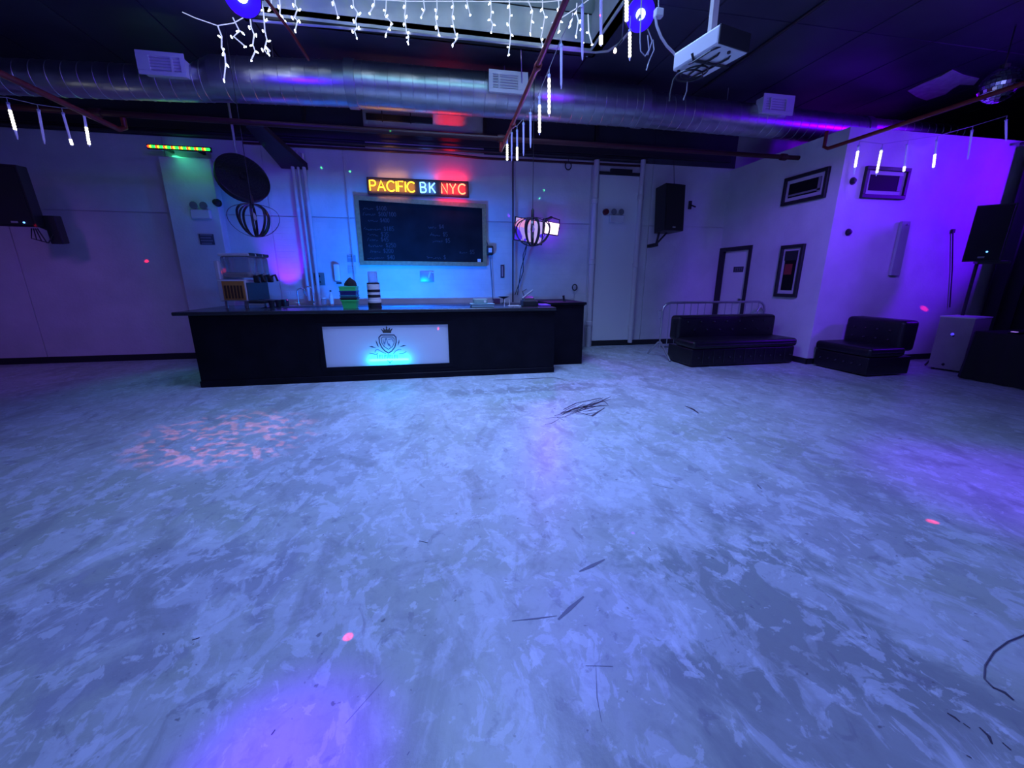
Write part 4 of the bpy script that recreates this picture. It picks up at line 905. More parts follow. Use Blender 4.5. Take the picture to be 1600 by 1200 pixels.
# ================================================================== RIGHT SIDE: PICTURES, SOFAS, BARRIER
def frame(axis, quad, plane, label, look):
    cs = [(PX(x, y, plane) if axis == 'x' else PY(x, y, plane)) for x, y in quad]
    u = (lambda q: q.y) if axis == 'x' else (lambda q: q.x)
    us = [u(q) for q in cs]; u0, u1 = (min(us[0], us[1]) + min(us[2], us[3])) / 2, (max(us[0], us[1]) + max(us[2], us[3])) / 2
    z1, z0 = (cs[0].z + cs[1].z) / 2, (cs[2].z + cs[3].z) / 2
    loc = (plane, (u0 + u1) / 2, z0) if axis == 'x' else ((u0 + u1) / 2, plane, z0)
    o = thing('framed_picture', loc, label, 'picture')
    def bxx(a0, a1, d0, d1, b0, b1, nm, m, par=o, bev=0):
        if axis == 'x': return MB().box(plane - d1, plane - d0, a0, a1, b0, b1, bev).build(nm, m, par)
        return MB().box(a0, a1, plane - d1, plane - d0, b0, b1, bev).build(nm, m, par)
    f = min(u1 - u0, z1 - z0) * .12
    for a0, a1, b0, b1 in ((u0, u1, z1 - f, z1), (u0, u1, z0, z0 + f), (u0, u0 + f, z0 + f, z1 - f), (u1 - f, u1, z0 + f, z1 - f)):
        bxx(a0, a1, 0, .05, b0, b1, 'frame_bar', M_BASE, o, .004)
    bxx(u0 + f, u1 - f, .002, .018, z0 + f, z1 - f, 'mat_board', mat('picture_mat', (.55, .53, .56), .6))
    g = f * 2.1
    pic = bxx(u0 + g, u1 - g, .02, .026, z0 + g, z1 - g, 'picture', M_DARKGLASS)
    if look == 'shelf':
        bxx(u0 + g, u1 - g, .028, .032, z0 + g + .02, z0 + g + .05, 'pale_strip', mat('picture_grey', (.2, .19, .22), .5), pic)
        bxx(u0 + g, u0 + g + .05, .028, .032, z0 + g, z1 - g, 'pale_strip', mat('picture_grey', (.2, .19, .22), .5), pic)
    elif look == 'tower':
        bxx(u0 + g * .9, u1 - g * .9, .026, .034, z1 - g - .14, z1 - g + .02, 'dark_cap', M_BASE, pic)
        bxx(u0 + g + .06, u1 - g - .02, .028, .031, z1 - g - .38, z1 - g - .20, 'red_patch', mat('picture_red', (.25, .02, .03), .5), pic)
    else:
        bxx(u1 - g - .07, u1 - g, .028, .032, z0 + g, z1 - g, 'pale_strip', mat('picture_grey', (.2, .19, .22), .5), pic)
frame('x', [(1228, 278), (1298, 262), (1292, 309), (1224, 322)], DX, 'wide dark framed picture high on the door wall', 'shelf')
frame('x', [(1223, 384), (1259, 381), (1247, 465), (1212, 463)], DX, 'tall narrow framed picture low on the door wall', 'tower')
frame('y', [(1350, 262), (1420, 262), (1410, 311), (1343, 311)], NY, 'wide framed picture on the violet partition wall', 'plain')
for px, py, Y, lb in ((1332, 283, NY, 'small black round camera on the violet wall left of the picture'), (1325, 363, NY, 'small black round knob on the violet wall below the picture')):
    p = PY(px, py, Y); o = thing('wall_camera', tuple(p), lb, 'camera')
    MB().lathe([(0, -.05), (.03, -.045), (.045, -.01), (.045, 0)], p, 14, 'y').build('dome', M_PLAST, o, smooth=True)
    MB().lathe([(.055, -.012), (.055, 0)], p, 14, 'y').build('mount', M_PLAST, o)
p = PX(1127, 345, DX); o = thing('wall_camera', tuple(p), 'small dark camera on the white wall above the door', 'camera')
MB().lathe([(.05, 0), (.05, -.03), (.03, -.07), (0, -.08)], p, 14, 'x').build('dome', M_PLAST, o, smooth=True)
MB().lathe([(.06, 0), (.06, -.015)], p, 14, 'x').build('mount', M_PLAST, o)
p = PY(1080, 320, 8.12); o = thing('wall_bracket', tuple(p), 'small dark bracket on the back wall right of the black speaker', 'bracket')
MB().box(p.x - .03, p.x + .03, 8.14, 8.18, p.z - .08, p.z + .08, .004).build('plate', M_PLAST, o)
MB().tube([(p.x, 8.14, p.z), (p.x + .06, 8.05, p.z - .05)], .014, 8).build('arm', M_PLAST, o)
# pale leaning board on the violet wall
a, b2 = PY(1416, 346, NY - .05), PY(1398, 430, NY - .05)
o = thing('leaning_board', (b2.x, NY - .05, b2.z), 'narrow grey board hung slanting on the violet wall', 'board')
MB().hexa([(b2.x - .09, NY - .06, b2.z), (b2.x + .09, NY - .06, b2.z), (b2.x + .09, NY - .02, b2.z), (b2.x - .09, NY - .02, b2.z)], [(a.x - .08, NY - .06, a.z), (a.x + .08, NY - .06, a.z), (a.x + .08, NY - .02, a.z), (a.x - .08, NY - .02, a.z)]).build('board_face', mat('grey_board', (.38, .42, .42), .6), o)
MB().lathe([(.012, -.03), (.012, 0)], (a.x, NY - .06, a.z - .05), 8, 'y').build('hook', M_STEEL, o)
a, b2 = PY(1489, 364, NY - .02), PY(1484, 480, NY - .02)
o = thing('wall_cable', tuple(a), 'thin dark cord hanging down the violet wall left of the speaker', 'cord')
MB().tube([a, (a + b2) / 2 + Vector((.02, 0, 0)), b2], .009, 6).build('cord_run', M_DWIRE, o); MB().box(a.x - .03, a.x + .03, NY - .03, NY, a.z, a.z + .06, .004).build('hook', M_DWIRE, o)

# sofa
def cushion(name, par, bx, bev=.05): return MB().box(*bx, bev, 4).build(name, M_LEATHER, par, smooth=True)
M_BTN = mat('vinyl_button', (.03, .028, .036), .25)
btn = MB().lathe([(.018, 0), (.016, -.012), (0, -.016)], (0, 0, 0), 8, 'y').build('tuft_button', M_BTN)
bpy.data.objects.remove(btn); BTN = bpy.data.meshes['tuft_button']
def buttons(par, spots, rot):
    for s in spots:
        o = bpy.data.objects.new('tuft_button', BTN); COL.objects.link(o); o.parent = par
        off = Vector((0, 0, 0)); p = par
        while p is not None: off += p.location; p = p.parent
        o.location = Vector(s) - off; o.rotation_euler = rot
so = thing('sofa', (5.0, 6.1, 0), 'long black tufted vinyl sofa in front of the metal crowd barrier', 'sofa')
sb = cushion('base', so, (4.08, 6.03, 5.76, 6.46, .02, .30), .02)
for k in range(9): MB().box(4.28 + k * .195, 4.285 + k * .195 + .006, 5.752, 5.762, .06, .28).build('welt', M_BTN, sb)
buttons(sb, [(4.2 + k * .195, 5.757, .16) for k in range(10)], (0, 0, 0))
sc_ = cushion('seat', so, (4.07, 6.05, 5.73, 6.28, .30, .44), .055)
MB().tube([(4.12, 5.735, .36), (6.0, 5.735, .36)], .012, 8).build('piping', M_LEATHER, sc_)
bkp = cushion('backrest', so, (4.07, 6.0, 6.20, 6.47, .38, .80), .06)
MB().tube([(4.14, 6.205, .77), (5.94, 6.205, .77)], .010, 8).build('piping', M_LEATHER, bkp)
buttons(bkp, [(4.25 + k * .25 + (.125 if j else 0), 6.197, .70 - j * .14) for j in range(2) for k in range(7)], (0, 0, 0))
# corner chair facing left
ch = thing('corner_sofa', (6.65, 5.1, 0), 'black tufted vinyl corner seat against the violet wall', 'sofa')
cb2 = cushion('base', ch, (6.22, 7.0, 4.68, 5.55, .02, .29), .02)
buttons(cb2, [(6.216, 4.78 + k * .13, .17) for k in range(6)], (0, 0, -PI / 2))
cs2 = cushion('seat', ch, (6.20, 6.85, 4.66, 5.56, .29, .43), .05)
MB().tube([(6.24, 4.665, .36), (6.8, 4.665, .36)], .012, 8).build('piping', M_LEATHER, cs2)
cbk = cushion('backrest', ch, (6.72, 7.02, 4.68, 5.55, .36, .82), .06)
buttons(cbk, [(6.716, 4.85 + k * .18, .66 - .14 * j) for j in range(2) for k in range(4)], (0, 0, -PI / 2))
# crowd barrier
BYY = 6.66
br = thing('crowd_barrier', (5.1, BYY, 0), 'galvanised steel crowd barrier standing behind the long black sofa', 'barrier')
M_BAR = mat('barrier_steel', (.5, .5, .55), .35, .8)
x0, x1, zt, zb = 4.03, 6.14, 1.0, .2
loop = [(x0, zb), (x0, zt - .15)] + [(x0 + .15 - .15 * math.cos(R(q)), zt - .15 + .15 * math.sin(R(q))) for q in (30, 60, 90)] + [(x1 - .15 + .15 * math.sin(R(q)), zt - .15 + .15 * math.cos(R(q))) for q in (0, 30, 60, 90)] + [(x1, zb)]
MB().tube([(a, BYY, z) for a, z in loop], .021, 10, closed=True).build('frame', M_BAR, br, smooth=True)
for k in range(1, 15): MB().tube([(x0 + k * (x1 - x0) / 15, BYY, zb), (x0 + k * (x1 - x0) / 15, BYY, zt)], .008, 6).build('baluster', M_BAR, br)
for x in (x0 + .0, x1 - .02):
    MB().tube([(x, BYY - .38, .01), (x, BYY - .32, .07), (x, BYY - .05, .28), (x, BYY, .30), (x, BYY + .05, .28), (x, BYY + .32, .07), (x, BYY + .38, .01)], .018, 8).build('foot', M_BAR, br, smooth=True)
MB().tube([(x0 - .03, BYY, .72), (x0 - .07, BYY, .72), (x0 - .07, BYY, .86), (x0 - .03, BYY, .86)], .010, 6).build('hook', M_BAR, br)
MB().tube([(x1, BYY, .82), (x1 - .1, BYY, .9), (x1 - .16, BYY, .82)], .012, 6).build('latch', M_BAR, br)
# white cabinet and black draped table
cbn = thing('white_cabinet', (8.2, 4.8, 0), 'tall pale cabinet with a small blue light beside the draped table', 'cabinet')
A, B_ = Vector((7.85, 5.0, 0)), Vector((7.93, 4.62, 0)); dv = Vector((.5, .1, 0))
h = .83
MB().hexa([A + Vector((0, 0, .03)), B_ + Vector((0, 0, .03)), B_ + dv + Vector((0, 0, .03)), A + dv + Vector((0, 0, .03))], [A + Vector((0, 0, h)), B_ + Vector((0, 0, h)), B_ + dv + Vector((0, 0, h)), A + dv + Vector((0, 0, h))]).build('body', mat('pale_cabinet', (.33, .33, .31), .5, var=.1, vscale=4), cbn)
e = .008
MB().hexa([A + Vector((-e, e, h)), B_ + Vector((-e, -e, h)), B_ + dv + Vector((0, -e, h)), A + dv + Vector((0, e, h))], [A + Vector((-e, e, h + .02)), B_ + Vector((-e, -e, h + .02)), B_ + dv + Vector((0, -e, h + .02)), A + dv + Vector((0, e, h + .02))]).build('top_edge', M_WHITE, cbn)
for t_, z, mm, nm, r in ((.48, .58, emis('blue_pilot', (.08, .05, 1), 1.2), 'pilot_light', .022), (.52, .555, M_PLAST, 'knob', .014), (.45, .10, M_PLAST, 'cable_port', .02)):
    p = A.lerp(B_, t_); MB().lathe([(r, 0), (r * .8, -.012), (0, -.014)], (p.x, p.y, z), 12, 'x').build(nm, mm, cbn, smooth=True)
for t_ in (.12, .88):
    for k in (.1, .9):
        p = A.lerp(B_, t_) + dv * k; MB().lathe([(.02, 0), (.02, .03)], p, 8).build('foot', M_PLAST, cbn)
tz = PX(1512, 516, 7.6).z
tb = thing('draped_table', (8.6, 3.9, 0), 'table fully draped in black cloth at the right edge of the room', 'table')
b = MB(); n = 64; pts = []
def outline(t):                                            # rounded rectangle walk, X 7.6..10, Y 3.3..4.42
    x0, x1, y0, y1 = 7.6, 10.2, 3.25, 4.40; P_ = 2 * (x1 - x0 + y1 - y0); s = t * P_
    if s < x1 - x0: return Vector((x0 + s, y0, 0)), Vector((0, -1, 0))
    s -= x1 - x0
    if s < y1 - y0: return Vector((x1, y0 + s, 0)), Vector((1, 0, 0))
    s -= y1 - y0
    if s < x1 - x0: return Vector((x1 - s, y1, 0)), Vector((0, 1, 0))
    s -= x1 - x0
    return Vector((x0, y1 - s, 0)), Vector((-1, 0, 0))
N = 160; vs = []
for lev, (z, out) in enumerate(((tz, 0), (tz - .015, .012), (tz - .3, .03), (.01, .06))):
    for i in range(N):
        p, nr = outline(i / N); q = p + nr * (out + .018 * lev / 3 * math.sin(i * 1.35)); vs.append((q.x, q.y, z))
fs = [tuple(range(N))]
for l in range(3): fs += [(l * N + i, l * N + (i + 1) % N, (l + 1) * N + (i + 1) % N, (l + 1) * N + i) for i in range(N)]
b.add(vs, fs); b.build('table_cloth', mat('black_cloth', (.01, .01, .013), .8), tb, smooth=True)
for x in (7.75, 10.0):
    for y in (3.4, 4.25): MB().tube([(x, y, 0), (x, y, tz - .03)], .018, 8).build('leg', M_STEEL, tb)
p = PX(1592, 521, 7.75)
o = thing('mixer', (7.8, 3.75, tz), 'small controller with a cyan glow on the draped table', 'mixer')
MB().box(7.66, 8.1, 3.5, 3.82, tz, tz + .03, .005).build('case', M_PLAST, o)
MB().box(7.67, 8.05, 3.52, 3.78, tz + .03, tz + .036).build('screen', emis('cyan_screen', (.05, .55, .7), .8), o)
o = thing('mouse_pad', (7.75, 4.05, tz), 'tiny device with a violet glint on the draped table edge', 'device')
MB().box(7.66, 7.8, 4.0, 4.1, tz, tz + .025, .006).build('case', M_PLAST, o); MB().box(7.67, 7.72, 4.02, 4.07, tz + .025, tz + .03).build('pilot_light', emis('violet_pilot', (.4, .2, 1), 1.2), o)
# black drape closing the right side
o = thing('black_drape', (9.6, 5.2, 0), 'black floor-length drape at the far right of the violet wall', 'curtain')
b = MB(); n = 60; vs = []
for i in range(n + 1):
    t_ = i / n; x = 9.55 + t_ * 1.8; y = 5.5 - t_ * 1.2 + .05 * math.sin(i * 1.1)
    vs += [(x, y, .02), (x, y, 3.5), (x + .012, y + .012, 3.5), (x + .012, y + .012, .02)]
b.add(vs, [(4 * i + j, 4 * i + (j + 1) % 4, 4 * i + 4 + (j + 1) % 4, 4 * i + 4 + j) for i in range(n) for j in range(4)])
b.build('cloth', mat('drape_cloth', (.02, .015, .03), .8), o, smooth=True)
MB().tube([(9.4, 5.55, 3.52), (11.2, 4.22, 3.52)], .02, 8).build('rod', M_DKSTEEL, o)

# ================================================================== HANGING LIGHTS
BULB = emis('icicle_bulb', (.72, .82, 1), 14)
bm_ = MB().lathe([(.003, .022), (.007, .016), (.008, .0), (.005, -.014), (0, -.018)], (0, 0, 0), 8).build('bulb', BULB); BMESH = bm_.data; bpy.data.objects.remove(bm_)
def bulb_at(par, p):
    o = bpy.data.objects.new('bulb', BMESH); COL.objects.link(o); o.parent = par
    off = Vector((0, 0, 0)); q = par
    while q is not None: off += q.location; q = q.parent
    o.location = Vector(p) - off; o.rotation_euler = (random.uniform(-1, 1), random.uniform(-1, 1), 0)
def icicle(name_label, Y, wire, strands):
    w0 = PY(*wire[0], Y)
    o = thing('icicle_light_string', tuple(w0), name_label, 'string lights')
    MB().tube([PY(x, y, Y) for x, y in wire], .005, 6).build('main_wire', M_WIRE_GLOW, o, smooth=True)
    for pts in strands:
        P3 = [PY(x, y, Y + random.uniform(-.02, .02)) for x, y in pts]
        s = MB().tube(P3, .0075, 6).build('strand', M_WIRE_GLOW, o, smooth=True)
        for k, p in enumerate(P3[1:]):
            side = .022 * (1 if k % 2 else -1)
            bulb_at(s, p + Vector((side if k < len(P3) - 2 else 0, 0, -.01)))
def z2(pts): return [(260 + a / 4, b / 4) for a, b in pts]
def z3(pts): return [(640 + a / 4, b / 4) for a, b in pts]
icicle('string of icicle lights drooping from the ceiling left of the skylight', 6.2, [(285, 19), (305, 28), (340, 40), (365, 36), (390, 22), (407, -2)],
       [z2([(320, 160), (345, 225), (345, 300), (365, 335), (370, 405), (360, 500)]), z2([(415, 110), (455, 190), (480, 205)]), z2([(455, 195), (420, 228), (490, 288)]),
        z2([(520, 80), (530, 170), (548, 215), (540, 280), (555, 320), (530, 375)]), z2([(585, -10), (605, 60), (610, 120), (615, 190), (628, 250), (612, 310), (628, 335), (648, 318), (625, 295)])])
icicle('long string of icicle lights hung across the far side of the skylight', 6.18, [(400, -6), (520, -4), (640, 2), (760, 2), (850, 3), (905, -2), (935, -8)],
       [z2([(655, -10), (655, 25), (640, 60)]), z2([(705, -10), (712, 40), (708, 95), (745, 135)]), z2([(805, -10), (805, 30), (820, 55), (800, 110), (820, 130), (805, 190)]),
        z2([(1040, -5), (1050, 20), (1072, 105)]), z2([(1165, -10), (1170, 40), (1195, 80), (1182, 130), (1190, 170), (1175, 195), (1190, 235)]), z2([(1300, -10), (1300, 30), (1270, 80)]),
        z2([(1375, -10), (1372, 60), (1365, 95), (1415, 150), (1385, 180), (1370, 220)]), z2([(1495, -10), (1495, 40), (1488, 100), (1495, 150), (1500, 195), (1515, 230), (1510, 265)]),
        z3([(85, -10), (95, 60), (72, 105)]), z3([(170, -10), (172, 60), (160, 105), (175, 170), (185, 215)]), z3([(265, -10), (275, 40), (265, 105), (275, 160), (285, 210), (300, 240), (268, 280)]),
        z3([(355, -10), (365, 40), (378, 90)]), z3([(505, -10), (508, 20), (510, 70), (505, 120), (520, 150), (510, 200)]), z3([(622, -10), (625, 40), (628, 90), (622, 150), (632, 215), (625, 290), (618, 340)]),
        z3([(740, 5), (770, 70), (760, 130), (755, 210)]), z3([(830, -5), (832, 60), (845, 100), (835, 170), (820, 240), (835, 295)]), z3([(930, 0), (935, 60), (940, 130), (932, 195)])])
icicle('short icicle strands bunched at the right corner of the skylight', 5.6, [(862, 36), (880, 26), (908, 8), (930, -8)],
       [z3([(1045, 20), (1042, 80), (1055, 130), (1040, 225)]), z3([(1020, 80), (1015, 130), (1000, 160)]), z3([(1085, 60), (1080, 180), (1085, 260)]), z3([(1115, 90), (1120, 200), (1140, 275)])])
# meteor tubes
M_TUBE = mat('meteor_tube', (.55, .6, .85), .25, emit=(.30, .25, 1), es=.16, trans=.25)  # faint violet emission stands in for room light on the frosted plastic
M_LIT = emis('meteor_lit', (1, .97, .86), 4); M_CAP = mat('meteor_cap', (.5, .55, .75), .35)
def meteor(px, y0, y1, Y, lit, label, grp, px1=None):
    a = PY(px, y0, Y); e_ = PY(px1 or px, y1, Y); L = a.z - e_.z; r = .0125
    o = thing('meteor_light_tube', tuple(a), label, 'light tube', grp, rot=(0, 0, 0))
    dx = e_.x - a.x
    def at(t): return (dx * t, 0, -L * t)
    MB().tube([at(0), at(.06)], r * 1.3, 8).build('cap', M_CAP, o, False)
    MB().tube([at(.06), at(.5), at(.88), at(1)], [r, r, r * .85, r * .4], 8).build('tube', M_TUBE, o, False, smooth=True)
    if lit:
        n = 7; b = MB()
        for i in range(n):
            t0 = lit[0] + (lit[1] - lit[0]) * i / n; t1 = t0 + (lit[1] - lit[0]) / n * .85
            b.tube([at(t0), at((t0 + t1) / 2), at(t1)], [r * 1.03, r * 1.25, r * 1.03], 8)
        b.build('lit_leds', M_LIT, o, False)
    MB().tube([(0, 0, 0), (0, 0, .05 if y0 != 46 else CZ - a.z)], .004, 6).build('hook_wire', M_GCABLE, o, False)
    return a
Gc, Gl, Gr = 'meteor light tubes along the middle red pipe', 'meteor light tubes at the far left', 'meteor light tubes on the right'
cen_t = [(792.5, 211, 252, 6.42, (.35, .97), 'bright meteor tube farthest back along the middle red pipe'), (799.5, 207, 252, 6.2, None, 'dim meteor tube second from the back along the middle red pipe'),
         (808, 203, 252, 5.95, (.55, .97), 'meteor tube lit only at its tip, third from the back by the middle pipe'), (818, 192, 244, 5.6, None, 'dim meteor tube between two lit ones by the middle vent'),
         (829, 176, 231, 5.3, None, 'dim meteor tube hanging just right of the middle vent'), (843, 151, 211, 4.95, (.22, .95), 'bright meteor tube hanging before the duct right of the vent'),
         (858, 116, 182, 4.6, (.1, .95), 'longest bright meteor tube crossing the duct right of the vent'), (877, 69, 139, 4.3, None, 'pale unlit meteor tube hanging above the duct top'),
         (910, 7, 94, 3.8, None, 'long violet unlit meteor tube at the skylight corner'), (939, -10, 72, 3.6, (.80, .97), 'violet meteor tube lit at its tip at the skylight corner'),
         (979, -20, 35, 3.5, (.3, .97), 'bright meteor tube left of the blue stage light'), (984, 46, 95, 4.6, (.1, .9), 'short lit rod hanging right under the blue stage light')]
tops = [meteor(x, a, b, Y, l, lb, Gc) for x, a, b, Y, l, lb in cen_t]
tag(MB().tube([t + Vector((0, 0, .05)) for t in tops[:10]], .004, 6).build('festoon_wire', M_GCABLE), 'thin wire carrying the meteor tubes along the middle red pipe', 'wire')
lt = [meteor(12, 160, 218, 6.2, (.2, .75), 'bright meteor tube nearest the left edge', Gl, 28), meteor(60, 171, 225, 6.3, None, 'dim meteor tube second from the left edge', Gl, 70), meteor(98, 176, 228, 6.4, (.8, .97), 'meteor tube lit at its tip, third from the left edge', Gl, 113), meteor(131, 178, 229, 6.45, (.4, .95), 'bright meteor tube above the far left wall, fourth from the edge', Gl, 140)]
tag(MB().tube([PY(-30, 150, 6.1)] + [t + Vector((0, 0, .05)) for t in lt], .004, 6).build('festoon_wire', M_GCABLE), 'thin wire carrying the four meteor tubes at the far left', 'wire')
rt = [meteor(1342, 227, 273, 5.2, (.2, .75), 'bright meteor tube at the white wall corner, first of the right run', Gr, 1334), meteor(1378, 231, 275, 5.25, (.1, .9), 'bright meteor tube before the picture on the violet wall', Gr, 1369), meteor(1418, 225, 269, 5.3, (.8, .97), 'meteor tube lit at its tip above the picture right corner', Gr, 1412),
      meteor(1464, 218, 264, 5.3, (.5, .95), 'meteor tube half lit on the violet wall top', Gr, 1458), meteor(1519, 203, 249, 5.2, None, 'dim violet meteor tube before the end of the duct', Gr, 1512), meteor(1572, 187, 220, 5.0, None, 'dim violet meteor tube nearest the mirror ball', Gr)]
tag(MB().tube([t + Vector((0, 0, .05)) for t in rt], .004, 6).build('festoon_wire', M_GCABLE), 'thin wire carrying the meteor tubes on the right', 'wire')
# stage lights
def par(px, py, Y, label, aim, size):
    p = PY(px, py, Y); d = (Vector(aim) - p).normalized(); q = d.to_track_quat('-Y', 'Z').to_euler()
    o = thing('stage_light', tuple(p), label, 'stage light', rot=tuple(q))
    s = size
    MB().lathe([(s, -.02), (s, .06), (s * .75, .16), (s * .4, .20), (0, .20)], (0, 0, 0), 24, 'y').build('can', M_PLAST, o, False, smooth=True)
    MB().lathe([(s * .97, -.022), (s * .95, -.03), (s * .5, -.028), (0, -.026)], (0, 0, 0), 24, 'y').build('reflector', emis('blue_halo_glow', (.03, .0, 1), 1.1), o, False, smooth=True)  # blue halo of the lamp painted as emission on this disc
    MB().lathe([(s * .32, -.024), (s * .28, -.05), (0, -.065)], (0, 0, 0), 16, 'y').build('led_lens', emis('blue_white_led', (.45, .72, 1), 6), o, False, smooth=True)
    MB().tube([(-s - .01, .05, 0), (-s - .01, .05, s * 1.3), (0, .05, s * 1.6), (s + .01, .05, s * 1.3), (s + .01, .05, 0)], .009, 6).build('yoke', M_PLAST, o, False)
    return p
p = par(1000, 22, 4.6, 'round stage light with a glowing blue lens at the skylight corner', (1.5, 0, 1.2), .15)
MBp = MB().tube([(p.x, p.y + .1, p.z + .22), (p.x, p.y + .1, CZ)], .012, 8).build('stage_light_hanger', M_PLAST); tag(MBp, 'black drop rod holding the blue stage light at the skylight corner', 'rod')
lamp('stage_blue', 'SPOT', tuple(p + Vector((-.02, -.1, -.05))), (.05, .02, 1), 60, (1.5, 1.5, 0), .08, spot=60, blend=1)
lamp('stage_blue', 'POINT', tuple(p + Vector((.25, .3, .2))), (.06, .0, 1), 4, size=.05)
p = par(378, -6, 5.0, 'round stage light with a blue lens at the top left by the icicle lights', (-.5, 0, 1.0), .16)
lamp('stage_blue', 'POINT', tuple(p + Vector((-.25, .15, -.25))), (.06, .0, 1), 45, size=.05)
lamp('duct_violet', 'SPOT', (1.9, 4.2, 3.6), (.18, .0, 1), 160, (2.0, 7.0, 4.45), .05, spot=20, blend=.6)
lamp('duct_violet', 'SPOT', (8.3, 5.75, 3.72), (.30, .0, 1), 55, (8.3, 6.9, 3.95), .1, spot=66, blend=.8)
# small bulb unit and cables beside the stage light
p = PY(961, 80, 4.9); o = thing('string_bulb', tuple(p), 'tiny reddish bulb hanging by the skylight corner conduit', 'bulb')
MB().lathe([(0, -.025), (.018, -.01), (.018, .01), (.008, .03)], p, 10).build('bulb', emis('warm_bulb', (1, .8, .7), 3), o, smooth=True)
MB().tube([p + Vector((0, 0, .03)), PY(972, 62, 4.9)], .012, 6).build('socket', M_PLAST, o); MB().tube([PY(972, 62, 4.9), PY(972, 62, 4.9) * 1 + Vector((0, 0, CZ - PY(972, 62, 4.9).z))], .005, 6).build('cord', M_DWIRE, o)
a = [PY(x, y, 4.2) for x, y in [(1024, 25), (1026, 40), (1033, 58), (1042, 72), (1052, 82), (1061, 94)]]
tag(MB().tube(a, .012, 8).build('power_cable', mat('white_cable', (.7, .7, .72), .45), smooth=True), 'white power cable looping from the stage light to the projector', 'cable')
p = PY(1029, 21, 4.2); o = thing('junction_box', tuple(p), 'small white plug box right of the blue stage light', 'box')
MB().box(p.x - .04, p.x + .04, p.y - .03, p.y + .03, p.z - .035, p.z + .035, .01, 2).build('box_body', M_WHITE, o); MB().tube([p, p + Vector((0, .05, .3)), (p.x, p.y + .1, CZ)], .006, 6).build('lead', M_GCABLE, o)
b = MB()
for pts in ([(1003, -20), (1000, 62), (1001, 80), (1008, 88), (1014, 78), (1012, 55)], [(1020, 62), (1022, 78), (1014, 96), (1010, 110)], [(1012, 45), (1019, 64), (1012, 86)]): b.tube([PY(x, y, 4.4) for x, y in pts], .006, 6)
tag(b.build('dangling_cable', M_GCABLE, smooth=True), 'tangled thin cables dangling under the blue stage light', 'cable')
# projector
zb_ = 2.95
prc = sum((PZ(x, y, zb_) for x, y in [(1117, 68), (1161, 82), (1099, 127), (1058, 111)]), Vector()) / 4 + Vector((0, 0, .06))
pr = thing('projector', tuple(prc), 'white ceiling projector wrapped in dark cables', 'projector')
Tm = Matrix.Translation(prc) @ Matrix.Rotation(R(13), 4, 'Z') @ Matrix.Rotation(PI / 2, 4, 'Z') @ Matrix.Rotation(PI, 4, 'Z')   # rear panel (+X) turns to face the room
def pbx(bx, nm, m, bev=.0, par=pr): return MB().box(*bx, bev, 2).xf(Tm).build(nm, m, par)
pbx((-.205, .205, -.15, .15, -.06, .06), 'body', M_WHITE, .014)
pbx((.200, .212, -.148, .148, -.055, .058), 'rear_panel', M_PLAST, .003)
pbx((-.215, -.205, -.13, .13, -.035, .045), 'front_vent', M_OFFW, .003)
MB().lathe([(.04, -.02), (.045, 0), (.04, .03)], (0, 0, 0), 18, 'x').xf(Tm @ Matrix.Translation((-.21, -.06, .0))).build('lens', M_PLAST, pr, smooth=True)
pbx((-.12, .06, .149, .156, -.03, .03), 'side_vent', M_OFFW, .002)
pbx((-.12, .0, -.08, .08, -.063, -.06), 'lamp_cover', M_OFFW, .001)
for x, y in ((-.17, -.12), (-.17, .12), (.17, 0)): MB().lathe([(.012, -.012), (.012, 0)], (x, y, -.06), 8).xf(Tm).build('foot', M_PLAST, pr)
pt = PY(1110, 48, 3.45)
MB().box(prc.x - .022, prc.x + .022, prc.y - .02, prc.y + .022, prc.z + .05, CZ).build('ceiling_pole', mat('pole_paint', (.62, .58, .52), .4), pr)
MB().box(prc.x - .08, prc.x + .08, prc.y - .08, prc.y + .08, prc.z + .06, prc.z + .075).build('mount_plate', M_STEEL, pr)
def cab(pts, r=.007): return MB().tube([Tm @ Vector(p) for p in pts], r, 6).build('cable', M_DWIRE, pr, smooth=True)
cab([(.2, -.05, .0), (.12, -.05, -.07), (-.05, -.04, -.072), (-.18, -.02, -.075)]); cab([(.2, .05, .0), (.12, .06, -.07), (-.02, .05, -.072), (-.2, .02, -.08)])
cab([(.0, -.17, -.03), (.0, -.15, -.072), (.02, .0, -.074), (.03, .16, -.07)], .009)
cab([(-.1 + .1 * math.cos(q), -.03 + .09 * math.sin(q), -.085) for q in [2 * PI * i / 16 for i in range(17)]], .006); cab([(-.13 + .09 * math.cos(q), -.05 + .1 * math.sin(q), -.10) for q in [2 * PI * i / 16 for i in range(17)]], .006)
cab([(-.05, -.14, -.07), (.04, -.20, -.11), (.16, -.16, -.08), (.2, -.06, -.04)], .006); cab([(-.2, -.03, .02), (-.22, .0, .09), (-.1, .05, .10), (.0, .1, .06)], .006)
a = [PY(x, y, 3.3) for x, y in [(1062, 110), (1052, 125), (1048, 142), (1046, 158)]]; MB().tube(a, .006, 6).build('cable', M_DWIRE, pr, smooth=True)
a = [PY(x, y, 3.3) for x, y in [(1074, 128), (1073, 142), (1068, 156)]]; MB().tube(a, .005, 6).build('cable', M_GCABLE, pr, smooth=True)
